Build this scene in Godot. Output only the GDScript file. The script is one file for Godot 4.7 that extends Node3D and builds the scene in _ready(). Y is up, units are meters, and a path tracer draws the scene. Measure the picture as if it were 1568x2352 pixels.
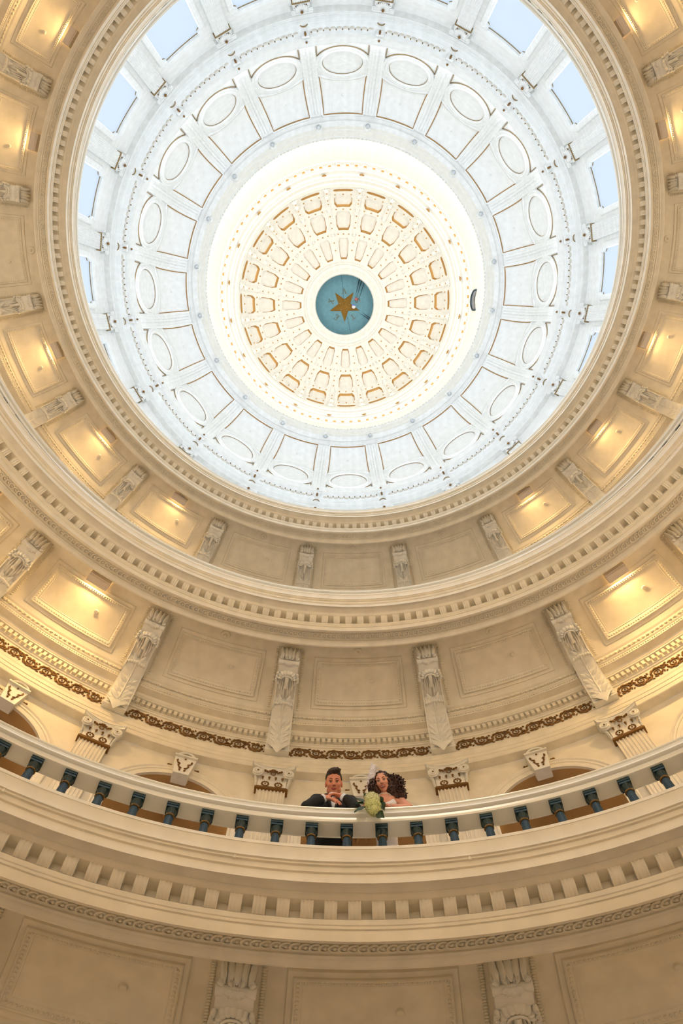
extends Node3D
# A rotunda seen from its ground floor. Axis of the rotunda at the origin; R = distance from the axis,
# h = height above the camera (y = h + CY), angles in degrees from the -z direction towards +x.
const CY := 1.6
const BAY := 18.0
var M := {}
var used := {}

# ---------------------------------------------------------------- helpers
func P3(deg: float, R: float, h: float) -> Vector3:
	var a := deg_to_rad(deg)
	return Vector3(R * sin(a), h + CY, -R * cos(a))

func numbered(called: String) -> String:
	var n: int = used.get(called, 0)
	used[called] = n + 1
	return called if n == 0 else "%s_%03d" % [called, n]

class MB:
	var v := PackedVector3Array()
	var n := PackedVector3Array()
	func tri(a: Vector3, b: Vector3, c: Vector3) -> void:
		var m := (c - a).cross(b - a).normalized()
		v.append(a); v.append(b); v.append(c)
		n.append(m); n.append(m); n.append(m)
	func quad(a: Vector3, b: Vector3, c: Vector3, d: Vector3) -> void:
		tri(a, b, c); tri(a, c, d)
	func stri(a: Vector3, b: Vector3, c: Vector3, na: Vector3, nb: Vector3, nc: Vector3) -> void:
		v.append(a); v.append(b); v.append(c)
		n.append(na); n.append(nb); n.append(nc)
	# smooth grid: p[i * nj + j]
	func grid(p: PackedVector3Array, ni: int, nj: int, wrap_i := false, wrap_j := false) -> void:
		var nn := PackedVector3Array()
		nn.resize(ni * nj)
		for i in ni:
			for j in nj:
				var ia := i - 1; var ib := i + 1
				if wrap_i: ia = (ia + ni) % ni; ib = ib % ni
				else: ia = maxi(ia, 0); ib = mini(ib, ni - 1)
				var ja := j - 1; var jb := j + 1
				if wrap_j: ja = (ja + nj) % nj; jb = jb % nj
				else: ja = maxi(ja, 0); jb = mini(jb, nj - 1)
				var du := p[ib * nj + j] - p[ia * nj + j]
				var dv := p[i * nj + jb] - p[i * nj + ja]
				var m := dv.cross(du)
				if m.length_squared() < 1e-18:
					m = Vector3.UP
				nn[i * nj + j] = m.normalized()
		for i in (ni if wrap_i else ni - 1):
			for j in (nj if wrap_j else nj - 1):
				var i2 := (i + 1) % ni
				var j2 := (j + 1) % nj
				var a := i * nj + j; var b := i2 * nj + j; var c := i2 * nj + j2; var d := i * nj + j2
				stri(p[a], p[b], p[c], nn[a], nn[b], nn[c])
				stri(p[a], p[c], p[d], nn[a], nn[c], nn[d])
	func box(c: Vector3, s: Vector3, bas := Basis.IDENTITY) -> void:
		var q := []
		for i in 8:
			q.append(c + bas * Vector3((-0.5 if i & 1 == 0 else 0.5) * s.x, (-0.5 if i & 2 == 0 else 0.5) * s.y, (-0.5 if i & 4 == 0 else 0.5) * s.z))
		for f in [[0, 1, 3, 2], [5, 4, 6, 7], [4, 0, 2, 6], [1, 5, 7, 3], [2, 3, 7, 6], [4, 5, 1, 0]]:
			quad(q[f[3]], q[f[2]], q[f[1]], q[f[0]])
	# a hexahedron from four front and four back corners (same order)
	func hexa(f: Array, b: Array) -> void:
		quad(f[0], f[1], f[2], f[3]); quad(b[3], b[2], b[1], b[0])
		for i in 4:
			var j := (i + 1) % 4
			quad(f[j], f[i], b[i], b[j])
	func ellipsoid(c: Vector3, r: Vector3, nu := 10, nv := 6, bas := Basis.IDENTITY) -> void:
		var p := PackedVector3Array()
		var nn := PackedVector3Array()
		for i in nu + 1:
			var a := TAU * i / nu
			for j in nv + 1:
				var b := PI * j / nv
				var q := Vector3(sin(b) * cos(a), cos(b), sin(b) * sin(a))
				p.append(c + bas * (q * r)); nn.append((bas * (q / r)).normalized())
		for i in nu:
			for j in nv:
				var a := i * (nv + 1) + j; var d := a + 1; var b := a + nv + 1; var e := b + 1
				if j > 0: stri(p[a], p[e], p[b], nn[a], nn[e], nn[b])
				if j < nv - 1: stri(p[a], p[d], p[e], nn[a], nn[d], nn[e])
	func tube(path: Array, radii: Array, sides := 6, closed := false) -> void:
		var k := path.size()
		var p := PackedVector3Array()
		var up := Vector3.ZERO
		for i in k:
			var t: Vector3 = (path[(i + 1) % k] if (closed or i < k - 1) else path[i]) - (path[(i - 1 + k) % k] if (closed or i > 0) else path[i])
			t = t.normalized()
			if up == Vector3.ZERO:
				up = t.cross(Vector3.RIGHT if absf(t.x) < 0.8 else Vector3.UP).normalized()
			up = (up - t * up.dot(t)).normalized()
			var side := t.cross(up)
			var rr = radii[i % radii.size()]
			for s in sides:
				var a := TAU * s / sides
				p.append(path[i] + (up * cos(a) + side * sin(a)) * rr)
		grid(p, k, sides, closed, true)
		if not closed:
			for e in [0, k - 1]:
				var c: Vector3 = path[e]
				for s in sides:
					var x := p[e * sides + s]; var y := p[e * sides + (s + 1) % sides]
					if e == 0: tri(c, x, y)
					else: tri(c, y, x)
	func lathe(prof: Array, sides := 16, c := Vector3.ZERO, bas := Basis.IDENTITY) -> void:
		# prof: Vector2(radius, y); sharp where it bends by more than 35 degrees
		var runs := MB.split(prof)
		for run in runs:
			var p := PackedVector3Array()
			for s in sides:
				var a := TAU * s / sides
				for q in run:
					p.append(c + bas * Vector3(q.x * cos(a), q.y, q.x * sin(a)))
			grid(p, sides, run.size(), true, false)
	static func split(prof: Array) -> Array:
		var runs := []
		var run := [prof[0]]
		for i in range(1, prof.size()):
			run.append(prof[i])
			if i < prof.size() - 1:
				var d1: Vector2 = (prof[i] - prof[i - 1]).normalized()
				var d2: Vector2 = (prof[i + 1] - prof[i]).normalized()
				if d1.dot(d2) < 0.82:
					runs.append(run)
					run = [prof[i]]
		runs.append(run)
		return runs
	func mesh() -> ArrayMesh:
		var a := []
		a.resize(Mesh.ARRAY_MAX)
		a[Mesh.ARRAY_VERTEX] = v
		a[Mesh.ARRAY_NORMAL] = n
		var m := ArrayMesh.new()
		m.add_surface_from_arrays(Mesh.PRIMITIVE_TRIANGLES, a)
		return m

# turn a profile of (R, h) round the axis, from angle a0 to a1 (degrees), in world space
func turned(b: MB, prof: Array, a0: float, a1: float, n: int) -> void:
	var full := absf(a1 - a0) > 359.9
	for run in MB.split(prof):
		var p := PackedVector3Array()
		var k := n if full else n + 1
		for i in k:
			for q in run:
				p.append(P3(a0 + (a1 - a0) * i / n, q.x, q.y))
		b.grid(p, k, run.size(), full, false)

# a mesh instance; local meshes of bays are made for angle 0, relative to an anchor (RA, hA)
func part(called: String, mesh: Mesh, m: Material, parent: Node) -> MeshInstance3D:
	var o := MeshInstance3D.new()
	o.name = called
	o.mesh = mesh
	o.material_override = m
	parent.add_child(o, true)
	return o

func ring_part(called: String, mesh: Mesh, m: Material, parent: Node, deg: float, R: float, h: float) -> MeshInstance3D:
	var o := part(called, mesh, m, parent)
	o.position = P3(deg, R, h)
	o.rotation.y = -deg_to_rad(deg)
	return o

func tag(o: Node, label: String, category := "", group := "", kind := "") -> void:
	if label != "": o.set_meta("label", label)
	if category != "": o.set_meta("category", category)
	if group != "": o.set_meta("group", group)
	if kind != "": o.set_meta("kind", kind)

func thing(called: String, label: String, category: String, deg: float, R: float, h: float, group := "") -> Node3D:
	var o := Node3D.new()
	o.name = numbered(called)
	add_child(o)
	o.position = P3(deg, R, h)
	o.rotation.y = -deg_to_rad(deg)
	tag(o, label, category, group)
	return o

func structure(called: String, label: String, category: String) -> Node3D:
	var o := Node3D.new()
	o.name = called
	add_child(o)
	tag(o, label, category, "", "structure")
	return o

const ORD := ["", "first", "second", "third", "fourth", "fifth", "sixth", "seventh", "eighth", "ninth", "tenth", "eleventh"]
func side_words(k: float) -> String:
	# where an element of the ring stands, seen from the couple's bay
	if absf(k) < 0.01: return "straight above the couple's bay"
	if absf(absf(k) - 10.0) < 0.01: return "opposite the couple's bay"
	var i := int(ceil(absf(k)))
	return "%s %s of the couple's bay" % [ORD[i], "left" if k < 0 else "right"]

func L(x: float, R: float, h: float, RA: float, hA: float) -> Vector3:
	return Vector3(x, h - hA, RA - R)

func C(deg: float, R: float, h: float, RA: float, hA: float) -> Vector3:
	var a := deg_to_rad(deg)
	return Vector3(R * sin(a), h - hA, RA - R * cos(a))

# ---------------------------------------------------------------- materials
func noise_tex(freq: float, lo: float, seed_: int, normal := false, strength := 1.0) -> ImageTexture:
	var f := FastNoiseLite.new()
	f.seed = seed_; f.frequency = freq; f.fractal_octaves = 4
	var im := f.get_seamless_image(256, 256)
	if normal:
		im.convert(Image.FORMAT_RGBA8)
		im.bump_map_to_normal_map(strength)
	else:
		im.convert(Image.FORMAT_RGB8)
		for y in 256:
			for x in 256:
				var c := im.get_pixel(x, y).r
				var g := lerpf(lo, 1.0, c)
				im.set_pixel(x, y, Color(g, g, g * lerpf(0.99, 1.0, c)))
	return ImageTexture.create_from_image(im)

func mat(key: String, col: Color, rough := 0.6, metal := 0.0, tex := false) -> StandardMaterial3D:
	var m := StandardMaterial3D.new()
	m.albedo_color = col
	m.roughness = rough
	m.metallic = metal
	m.cull_mode = BaseMaterial3D.CULL_DISABLED
	if tex:
		m.albedo_texture = M["_n"]
		m.normal_enabled = true
		m.normal_texture = M["_nn"]
		m.normal_scale = 0.12
		m.uv1_triplanar = true
		m.uv1_world_triplanar = true
		m.uv1_scale = Vector3(0.9, 0.9, 0.9)
	M[key] = m
	return m

func rgb(r: int, g: int, b: int) -> Color:
	return Color(r / 255.0, g / 255.0, b / 255.0)

func make_materials() -> void:
	M["_n"] = noise_tex(0.012, 0.93, 3)
	M["_nn"] = noise_tex(0.03, 0.9, 5, true, 2.0)
	mat("cream", rgb(246, 236, 215), 0.5, 0, true)
	mat("white", rgb(240, 240, 236), 0.5, 0, true)
	mat("ivory", rgb(249, 247, 242), 0.5, 0, true)
	mat("carved", rgb(247, 242, 230), 0.45, 0, true)
	mat("rail", rgb(252, 249, 238), 0.12, 0, false)
	M.rail.clearcoat_enabled = true
	M.rail.clearcoat = 0.6
	M.rail.clearcoat_roughness = 0.08
	mat("gilt", rgb(124, 86, 34), 0.45, 0.4)
	mat("brass", rgb(190, 146, 82), 0.45, 0.3)
	mat("goldline", rgb(138, 112, 66), 0.5, 0.0)
	mat("ochre", rgb(156, 114, 52), 0.5, 0.1)
	mat("band", rgb(222, 214, 198), 0.55, 0, true)  # beiger than the white cornice, so the leaf band reads in relief
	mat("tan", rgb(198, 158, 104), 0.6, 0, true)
	mat("teal", rgb(15, 44, 45), 0.35)
	mat("tealblue", rgb(32, 70, 96), 0.35)
	mat("collar", rgb(112, 84, 34), 0.35, 0.3)
	mat("box", rgb(226, 214, 200), 0.5)
	mat("tile", rgb(226, 216, 198), 0.25, 0, true)
	mat("skyblue", rgb(116, 166, 184), 0.8, 0, true)
	mat("seam", rgb(40, 70, 84), 0.8)
	mat("star", rgb(158, 118, 48), 0.4, 0.4)
	mat("letter", rgb(112, 112, 92), 0.6)
	mat("cable", rgb(24, 50, 58), 0.7)
	mat("dark", rgb(34, 30, 26), 0.7)
	mat("chrome", rgb(190, 196, 200), 0.2, 0.7)
	mat("bluefoil", rgb(120, 140, 225), 0.3)
	mat("redfoil", rgb(176, 96, 92), 0.35)
	mat("paper", rgb(238, 232, 236), 0.5)
	mat("bluedark", rgb(74, 92, 116), 0.15)
	mat("skin", rgb(222, 148, 118), 0.5)
	mat("skinw", rgb(232, 168, 140), 0.5)
	mat("tux", rgb(14, 16, 20), 0.75)
	mat("shirt", rgb(236, 240, 250), 0.7)
	mat("hairm", rgb(52, 34, 22), 0.55)
	mat("hairw", rgb(64, 36, 20), 0.5)
	mat("dress", rgb(246, 242, 244), 0.65)
	mat("lip", rgb(178, 84, 80), 0.4)
	mat("lipw", rgb(196, 82, 84), 0.3)
	mat("eye", rgb(205, 196, 188), 0.2)
	mat("iris", rgb(46, 34, 26), 0.2)
	mat("mouth", rgb(52, 16, 16), 0.6)
	mat("pearl", rgb(246, 240, 232), 0.15)
	mat("leaf", rgb(26, 56, 18), 0.4)
	M.leaf.backlight_enabled = true
	M.leaf.backlight = rgb(20, 40, 10)
	mat("bloom", rgb(224, 226, 158), 0.6)
	mat("bloomb", rgb(236, 236, 188), 0.6)
	mat("feather", rgb(244, 240, 248), 0.7)
	var g := mat("glow", rgb(255, 236, 200), 0.5)
	g.emission_enabled = true
	g.emission = Color(1.0, 0.86, 0.6)
	g.emission_energy_multiplier = 1.6
	g = mat("daylight", rgb(110, 120, 130), 0.4)
	g.emission_enabled = true
	g.emission = Color(0.86, 0.93, 1.0)
	g.emission_energy_multiplier = WINDOW_GLOW
	g = mat("coolglow", rgb(255, 255, 255), 0.5)
	g.emission_enabled = true
	g.emission = Color(0.9, 0.95, 1.0)
	g.emission_energy_multiplier = 2.0
	g = mat("fill_glow", rgb(230, 220, 200), 0.3)  # glow of the added fill panels out of view
	g.emission_enabled = true
	g.emission = Color(1.0, 0.93, 0.80)
	g.emission_energy_multiplier = 1.5
	g = mat("veil", Color(0.97, 0.96, 0.98, 0.35), 0.6)
	g.transparency = BaseMaterial3D.TRANSPARENCY_ALPHA

# ---------------------------------------------------------------- camera and light
const WINDOW_GLOW := 0.66
const COVE_E := 3.0
const UP_E := 3.9
const TOP_E := 6.0
const DAY_E := 10.5
const FILL_E := 11.0  # strength of the added fill light from panels out of view
const FILL_COL := Color(1.0, 0.96, 0.88)
const WARM := Color(1.0, 0.81, 0.52)
const COOL := Color(0.92, 0.94, 1.0)
const TOPWARM := Color(1.0, 0.985, 0.94)

func area(parent: Node, at: Vector3, dir: Vector3, size: Vector2, col: Color, e: float) -> void:
	var l := AreaLight3D.new()
	l.name = "lamp_light"
	l.area_size = size
	l.light_color = col
	l.light_energy = e
	l.area_range = 120.0
	l.area_attenuation = 2.0
	l.shadow_enabled = true
	parent.add_child(l, true)
	l.transform = Transform3D(Basis.looking_at(dir, Vector3.UP if absf(dir.normalized().y) < 0.95 else Vector3.BACK), at)

func make_camera() -> void:
	var cam := Camera3D.new()
	cam.name = "camera"
	var az := deg_to_rad(-1.2845)
	var p := deg_to_rad(76.06)
	var r := deg_to_rad(-0.3236)
	var F := Vector3(sin(az), 0, -cos(az))
	var X := Vector3(cos(az), 0, sin(az))
	var fwd := F * cos(p) + Vector3.UP * sin(p)
	var U := -F * sin(p) + Vector3.UP * cos(p)
	var e1 := X * cos(r) - U * sin(r)
	var e2 := X * sin(r) + U * cos(r)
	cam.fov = rad_to_deg(2.0 * atan(1176.0 / 1650.0))
	cam.near = 0.05
	cam.far = 200.0
	add_child(cam)
	cam.transform = Transform3D(Basis(e1, e2, -fwd), Vector3(-0.1716, CY, -1.934))
	cam.current = true
	var we := WorldEnvironment.new()
	we.name = "environment"
	var e := Environment.new()
	e.background_mode = Environment.BG_COLOR
	e.background_color = Color(0.75, 0.85, 1.0)
	e.tonemap_mode = Environment.TONE_MAPPER_LINEAR
	e.tonemap_exposure = 1.03
	e.sdfgi_enabled = true
	e.ssao_enabled = true
	e.ssil_enabled = true
	we.environment = e
	add_child(we)

# ---------------------------------------------------------------- gallery levels
# profile heights are those of the middle gallery; other levels are shifted by OFF
const OFF := [-6.097, 0.0, 5.929]
const BEAM := [Vector2(7.2, 11.13), Vector2(6.9, 11.13), Vector2(6.9, 10.815), Vector2(6.885, 10.80), Vector2(6.866, 10.798), Vector2(6.85, 10.815), Vector2(6.835, 10.822), Vector2(6.825, 10.838), Vector2(6.80, 10.842), Vector2(6.80, 10.858), Vector2(6.62, 10.815), Vector2(6.62, 10.782), Vector2(6.605, 10.774), Vector2(6.584, 10.772), Vector2(6.568, 10.86), Vector2(6.553, 10.862), Vector2(6.55, 10.885), Vector2(6.54, 10.89), Vector2(6.535, 10.91), Vector2(6.53, 10.93), Vector2(6.56, 10.932), Vector2(6.56, 11.03), Vector2(6.44, 11.03), Vector2(6.43, 11.035), Vector2(6.415, 11.045), Vector2(6.405, 11.06), Vector2(6.395, 11.062), Vector2(6.395, 11.068), Vector2(6.292, 11.068), Vector2(6.29, 11.046), Vector2(6.278, 11.043), Vector2(6.273, 11.13), Vector2(6.255, 11.135), Vector2(6.252, 11.16), Vector2(6.245, 11.18), Vector2(6.225, 11.182), Vector2(6.222, 11.197), Vector2(6.205, 11.2), Vector2(6.207, 11.225), Vector2(6.204, 11.26), Vector2(6.196, 11.295), Vector2(6.185, 11.322), Vector2(6.18, 11.323), Vector2(6.18, 11.357), Vector2(6.19, 11.365), Vector2(6.78, 11.365), Vector2(6.78, 11.25), Vector2(9.0, 11.25)]
const SOFFIT := [Vector2(7.2, 11.13), Vector2(7.4, 11.125), Vector2(7.6, 11.11), Vector2(7.8, 11.075), Vector2(7.95, 11.025), Vector2(8.08, 10.955), Vector2(8.16, 10.885)]
const ENTAB := [Vector2(8.16, 10.885), Vector2(8.17, 10.875), Vector2(8.2, 10.865), Vector2(8.225, 10.83), Vector2(8.235, 10.79), Vector2(8.26, 10.78), Vector2(8.275, 10.74), Vector2(8.28, 10.735), Vector2(8.4, 10.73), Vector2(8.405, 10.71), Vector2(8.42, 10.69), Vector2(8.44, 10.68), Vector2(8.445, 10.665), Vector2(8.47, 10.66), Vector2(8.51, 10.655), Vector2(8.51, 10.535), Vector2(8.515, 10.53), Vector2(8.53, 10.525), Vector2(8.54, 10.505), Vector2(8.56, 10.5), Vector2(8.56, 10.16), Vector2(8.545, 10.155), Vector2(8.535, 10.13), Vector2(8.545, 10.11), Vector2(8.548, 10.1), Vector2(8.548, 10.03), Vector2(8.556, 10.025), Vector2(8.556, 9.95), Vector2(8.566, 9.945), Vector2(8.566, 9.86), Vector2(8.575, 9.85), Vector2(8.72, 9.85)]

func soffit_h(R: float) -> float:
	for i in SOFFIT.size() - 1:
		if R <= SOFFIT[i + 1].x:
			return lerpf(SOFFIT[i].y, SOFFIT[i + 1].y, clampf((R - SOFFIT[i].x) / (SOFFIT[i + 1].x - SOFFIT[i].x), 0, 1))
	return SOFFIT[-1].y

func shifted(prof: Array, d: float) -> Array:
	var o := []
	for q in prof: o.append(Vector2(q.x, q.y + d))
	return o

# a moulding swept along a closed path on the soffit: path of (deg, R), cross-section of (across, drop)
func swept_frame(b: MB, path: Array, sect: Array, RA: float, hA: float, closed := true) -> void:
	var k := path.size()
	for run in MB.split(sect):
		for i in (k if closed else k - 1):
			var p0: Vector2 = path[i]
			var p1: Vector2 = path[(i + 1) % k]
			var steps := maxi(1, int(absf(p1.x - p0.x) / 1.2 + absf(p1.y - p0.y) / 0.12))
			var pm := path[(i - 1 + k) % k] as Vector2
			var pn := path[(i + 2) % k] as Vector2
			var m0 := mitre(pm, p0, p1, closed or i > 0, p1)
			var m1 := mitre(p0, p1, pn, closed or i < k - 2, p1 * 2.0 - p0)
			if not closed and i == 0: m0 = mitre(p0 * 2.0 - p1, p0, p1, true, p1)
			var g := PackedVector3Array()
			for s in steps + 1:
				var f := float(s) / steps
				var c := p0.lerp(p1, f)
				var m := m0.lerp(m1, f)
				for q in run:
					var R: float = c.y + m.y * q.x
					var dg: float = c.x + rad_to_deg(m.x * q.x / c.y)
					g.append(C(dg, R, soffit_h(R) - q.y, RA, hA))
			b.grid(g, steps + 1, run.size())

func mitre(a: Vector2, b: Vector2, c: Vector2, use: bool, _alt: Vector2) -> Vector2:
	var d1 := Vector2(deg_to_rad(b.x - a.x) * b.y, b.y - a.y).normalized()
	var d2 := Vector2(deg_to_rad(c.x - b.x) * b.y, c.y - b.y).normalized()
	if not use: d2 = d1
	var n1 := Vector2(-d1.y, d1.x)
	var n2 := Vector2(-d2.y, d2.x)
	var s := n1 + n2
	if s.length() < 0.01: return n1
	s = s.normalized()
	return s / maxf(0.3, s.dot(n1))

var MESH := {}

func bay_meshes() -> void:
	var b: MB
	# soffit panel: a raised field with a carved frame
	b = MB.new()
	var g := PackedVector3Array()
	var nd := 12; var nr := 10
	for i in nd + 1:
		for j in nr + 1:
			var R := lerpf(7.24, 8.08, float(j) / nr)
			g.append(C(lerpf(-5.7, 5.7, float(i) / nd), R, soffit_h(R) - 0.022, 7.65, 11.1))
	b.grid(g, nd + 1, nr + 1)
	var loop := [Vector2(-5.7, 7.24), Vector2(5.7, 7.24), Vector2(5.7, 8.08), Vector2(-5.7, 8.08)]
	swept_frame(b, loop, [Vector2(-0.012, 0.0), Vector2(0.0, 0.022)], 7.65, 11.1)
	MESH.panel = b.mesh()
	b = MB.new()
	var loop2 := [Vector2(-5.0, 7.34), Vector2(5.0, 7.34), Vector2(5.0, 7.98), Vector2(-5.0, 7.98)]
	swept_frame(b, loop2, [Vector2(-0.045, 0.022), Vector2(-0.042, 0.04), Vector2(-0.03, 0.05), Vector2(-0.022, 0.05), Vector2(-0.02, 0.04), Vector2(0.012, 0.034), Vector2(0.03, 0.026), Vector2(0.036, 0.03), Vector2(0.042, 0.03), Vector2(0.045, 0.022)], 7.65, 11.1)
	MESH.panel_frame = b.mesh()
	b = MB.new()
	for e in 4:
		var p0: Vector2 = loop2[e]
		var p1: Vector2 = loop2[(e + 1) % 4]
		var ln := Vector2(deg_to_rad(p1.x - p0.x) * 7.65, p1.y - p0.y).length()
		var cnt := int(ln / 0.042)
		for s in cnt:
			var c := p0.lerp(p1, (s + 0.5) / cnt)
			b.ellipsoid(C(c.x, c.y, soffit_h(c.y) - 0.038, 7.65, 11.1), Vector3(0.015, 0.014, 0.017) if e % 2 == 0 else Vector3(0.017, 0.014, 0.015), 6, 4)
	MESH.panel_beads = b.mesh()
	# round boss on the panel, rosette near the cornice
	b = MB.new()
	b.lathe([Vector2(0.002, -0.022), Vector2(0.032, -0.022), Vector2(0.036, -0.016), Vector2(0.036, 0.02)], 16)
	MESH.boss = b.mesh()
	b = MB.new()
	b.lathe([Vector2(0.002, -0.05), Vector2(0.018, -0.048), Vector2(0.024, -0.03), Vector2(0.04, -0.018), Vector2(0.06, -0.02), Vector2(0.075, -0.012), Vector2(0.08, 0.01)], 18)
	MESH.rosette = b.mesh()
	# carved border beside a console (one mesh, both sides), placed with the console
	b = MB.new()
	for sgn in [-1.0, 1.0]:
		for s in 34:
			var R := 7.16 + s * 0.029
			b.ellipsoid(L(sgn * (0.215 + 0.03 * s / 34.0), R, soffit_h(R) - 0.012, 8.45, 10.17), Vector3(0.026, 0.013, 0.0145), 6, 4)
	for s in 13:
		b.ellipsoid(L(-0.2 + s * 0.0333, 7.13, 11.118, 8.45, 10.17), Vector3(0.015, 0.013, 0.026), 6, 4)
	MESH.console_border = b.mesh()
	# egg moulding between the consoles
	b = MB.new()
	for s in 27:
		var dg := -7.6 + s * 15.2 / 26.0
		b.ellipsoid(C(dg, 8.212, 10.835, 8.2, 10.8), Vector3(0.03, 0.036, 0.022), 8, 5, Basis(Vector3.UP, -deg_to_rad(dg)) * Basis(Vector3.RIGHT, -0.6))
		if s < 26:
			var d2 := dg + 7.6 / 26.0
			b.ellipsoid(C(d2, 8.222, 10.825, 8.2, 10.8), Vector3(0.007, 0.036, 0.02), 5, 4, Basis(Vector3.UP, -deg_to_rad(d2)) * Basis(Vector3.RIGHT, -0.6))
	for s in 54:
		var dg := -7.6 + s * 15.2 / 53.0
		b.ellipsoid(C(dg, 8.262, 10.757, 8.2, 10.8), Vector3(0.016, 0.012, 0.014), 5, 4)
	MESH.egg_band = b.mesh()
	# small dentil course
	b = MB.new()
	for s in 26:
		var dg := -7.7 + s * 15.4 / 25.0
		var q := Basis(Vector3.UP, -deg_to_rad(dg))
		b.box(C(dg, 8.49, 10.597, 8.5, 10.6), Vector3(0.055, 0.105, 0.07), q)
	MESH.small_dentils = b.mesh()
	# big dentil of the gallery cornice: a fluted block with a bulging face, local to (6.48, 10.98)
	b = MB.new()
	var g2 := PackedVector3Array()
	var ni := 15; var nj := 7
	for i in ni:
		var u := lerpf(-1, 1, float(i) / (ni - 1))
		for j in nj:
			var f := float(j) / (nj - 1)
			var R := lerpf(6.528, 6.437, f) - 0.018 * sin(PI * f)
			var h := lerpf(10.932, 11.03, f) - 0.016 * sin(PI * f)
			var groove := 0.007 * (0.5 + 0.5 * cos(u * PI * 3.0)) * (1.0 if absf(u) < 0.92 else 0.0)
			g2.append(L(u * 0.052, R + groove, h + groove * 0.7, 6.48, 10.98))
	b.grid(g2, ni, nj)
	for sgn in [-1, 1]:
		var i := 0 if sgn < 0 else ni - 1
		var back := L(sgn * 0.052, 6.56, 11.03, 6.48, 10.98)
		for j in nj - 1:
			b.tri(back, g2[i * nj + j], g2[i * nj + j + 1])
	b.quad(L(-0.052, 6.528, 10.932, 6.48, 10.98), L(0.052, 6.528, 10.932, 6.48, 10.98), L(0.052, 6.56, 10.932, 6.48, 10.98), L(-0.052, 6.56, 10.932, 6.48, 10.98))
	MESH.dentil = b.mesh()
	# guilloche: interlaced rings with buttons, one bay long, on the sloping band under the cornice
	b = MB.new()
	var slope := atan2(10.858 - 10.815, 6.80 - 6.62)
	for s in 27:
		var dg := -9.0 + (s + 0.5) * BAY / 27.0
		var q := Basis(Vector3.UP, -deg_to_rad(dg)) * Basis(Vector3.RIGHT, slope)
		var c := C(dg, 6.712, 10.832, 6.71, 10.83)
		var ring := []
		for a in 12:
			var an := TAU * a / 12.0
			ring.append(c + q * Vector3(0.047 * cos(an), -0.002 + 0.006 * cos(an), 0.047 * sin(an)))
		b.tube(ring, [0.0105], 4, true)
		b.ellipsoid(c, Vector3(0.017, 0.016, 0.017), 8, 4, q)
	MESH.guilloche = b.mesh()
	# arched wall of one bay, local to (8.72, 9.85)
	b = MB.new()
	var rin := 0.86; var hc := 8.54; var x9 := 8.72 * deg_to_rad(9.0)
	var fl := 5.0
	for sgn in [-1.0, 1.0]:
		var p := PackedVector3Array()
		for i in 4:
			for j in 2:
				var x: float = sgn * lerpf(rin, x9, i / 3.0)
				p.append(C(rad_to_deg(x / 8.72), 8.72, [9.85, fl][j], 8.72, 9.85))
		b.grid(p, 4, 2)
	var p2 := PackedVector3Array()
	for i in 25:
		var an := PI - PI * i / 24.0
		var x := rin * cos(an)
		p2.append(C(rad_to_deg(x / 8.72), 8.72, 9.85, 8.72, 9.85))
		p2.append(C(rad_to_deg(x / 8.72), 8.72, hc + rin * sin(an), 8.72, 9.85))
	b.grid(p2, 25, 2)
	MESH.wall_bay = b.mesh()
	# deep arch soffit and jambs
	b = MB.new()
	var outline := [Vector2(-rin, fl)]
	for i in 25:
		var an := PI - PI * i / 24.0
		outline.append(Vector2(rin * cos(an), hc + rin * sin(an)))
	outline.append(Vector2(rin, fl))
	p2 = PackedVector3Array()
	for q in outline:
		p2.append(C(rad_to_deg(q.x / 8.72), 8.72, q.y, 8.72, 9.85))
		p2.append(L(q.x, 10.3, q.y, 8.72, 9.85))
	b.grid(p2, outline.size(), 2)
	MESH.arch_soffit = b.mesh()
	b = MB.new()
	for i in outline.size() - 1:
		b.tri(L(0, 10.3, 7.0, 8.72, 9.85), L(outline[i].x, 10.3, outline[i].y, 8.72, 9.85), L(outline[i + 1].x, 10.3, outline[i + 1].y, 8.72, 9.85))
	MESH.arch_back = b.mesh()
	# archivolt moulding
	b = MB.new()
	var sect := [Vector2(0.0, 0.0), Vector2(0.0, 0.045), Vector2(0.03, 0.05), Vector2(0.045, 0.035), Vector2(0.05, 0.03), Vector2(0.1, 0.03), Vector2(0.105, 0.042), Vector2(0.14, 0.042), Vector2(0.15, 0.055), Vector2(0.165, 0.06), Vector2(0.18, 0.055), Vector2(0.185, 0.0)]
	for run in MB.split(sect):
		var p := PackedVector3Array()
		for i in outline.size():
			var d := Vector2.ZERO
			if i == 0: d = Vector2(-1, 0)
			elif i == outline.size() - 1: d = Vector2(1, 0)
			else: d = (outline[i] - Vector2(0, hc)).normalized()
			for q in run:
				var w: Vector2 = outline[i] + d * q.x
				p.append(C(rad_to_deg(w.x / 8.72), 8.72 - q.y, w.y, 8.72, 9.85))
		b.grid(p, outline.size(), run.size())
	MESH.archivolt = b.mesh()
	# rosette of the arch soffit
	b = MB.new()
	b.lathe([Vector2(0.002, -0.05), Vector2(0.04, -0.045), Vector2(0.055, -0.02), Vector2(0.06, 0.02)], 14)
	for a in 10:
		var an := TAU * a / 10.0
		b.ellipsoid(Vector3(cos(an) * 0.16, -0.01, sin(an) * 0.16), Vector3(0.11, 0.025, 0.038), 8, 5, Basis(Vector3.UP, -an))
	MESH.arch_rosette = b.mesh()
	# keystone, local to (8.65, 9.3)
	b = MB.new()
	var kf := []
	var kb := []
	for q in [Vector2(-0.115, 9.30), Vector2(0.115, 9.30), Vector2(0.165, 9.68), Vector2(-0.165, 9.68)]:
		kf.append(L(q.x, 8.57, q.y, 8.72, 9.3)); kb.append(L(q.x, 8.76, q.y, 8.72, 9.3))
	b.hexa(kf, kb)
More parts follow.
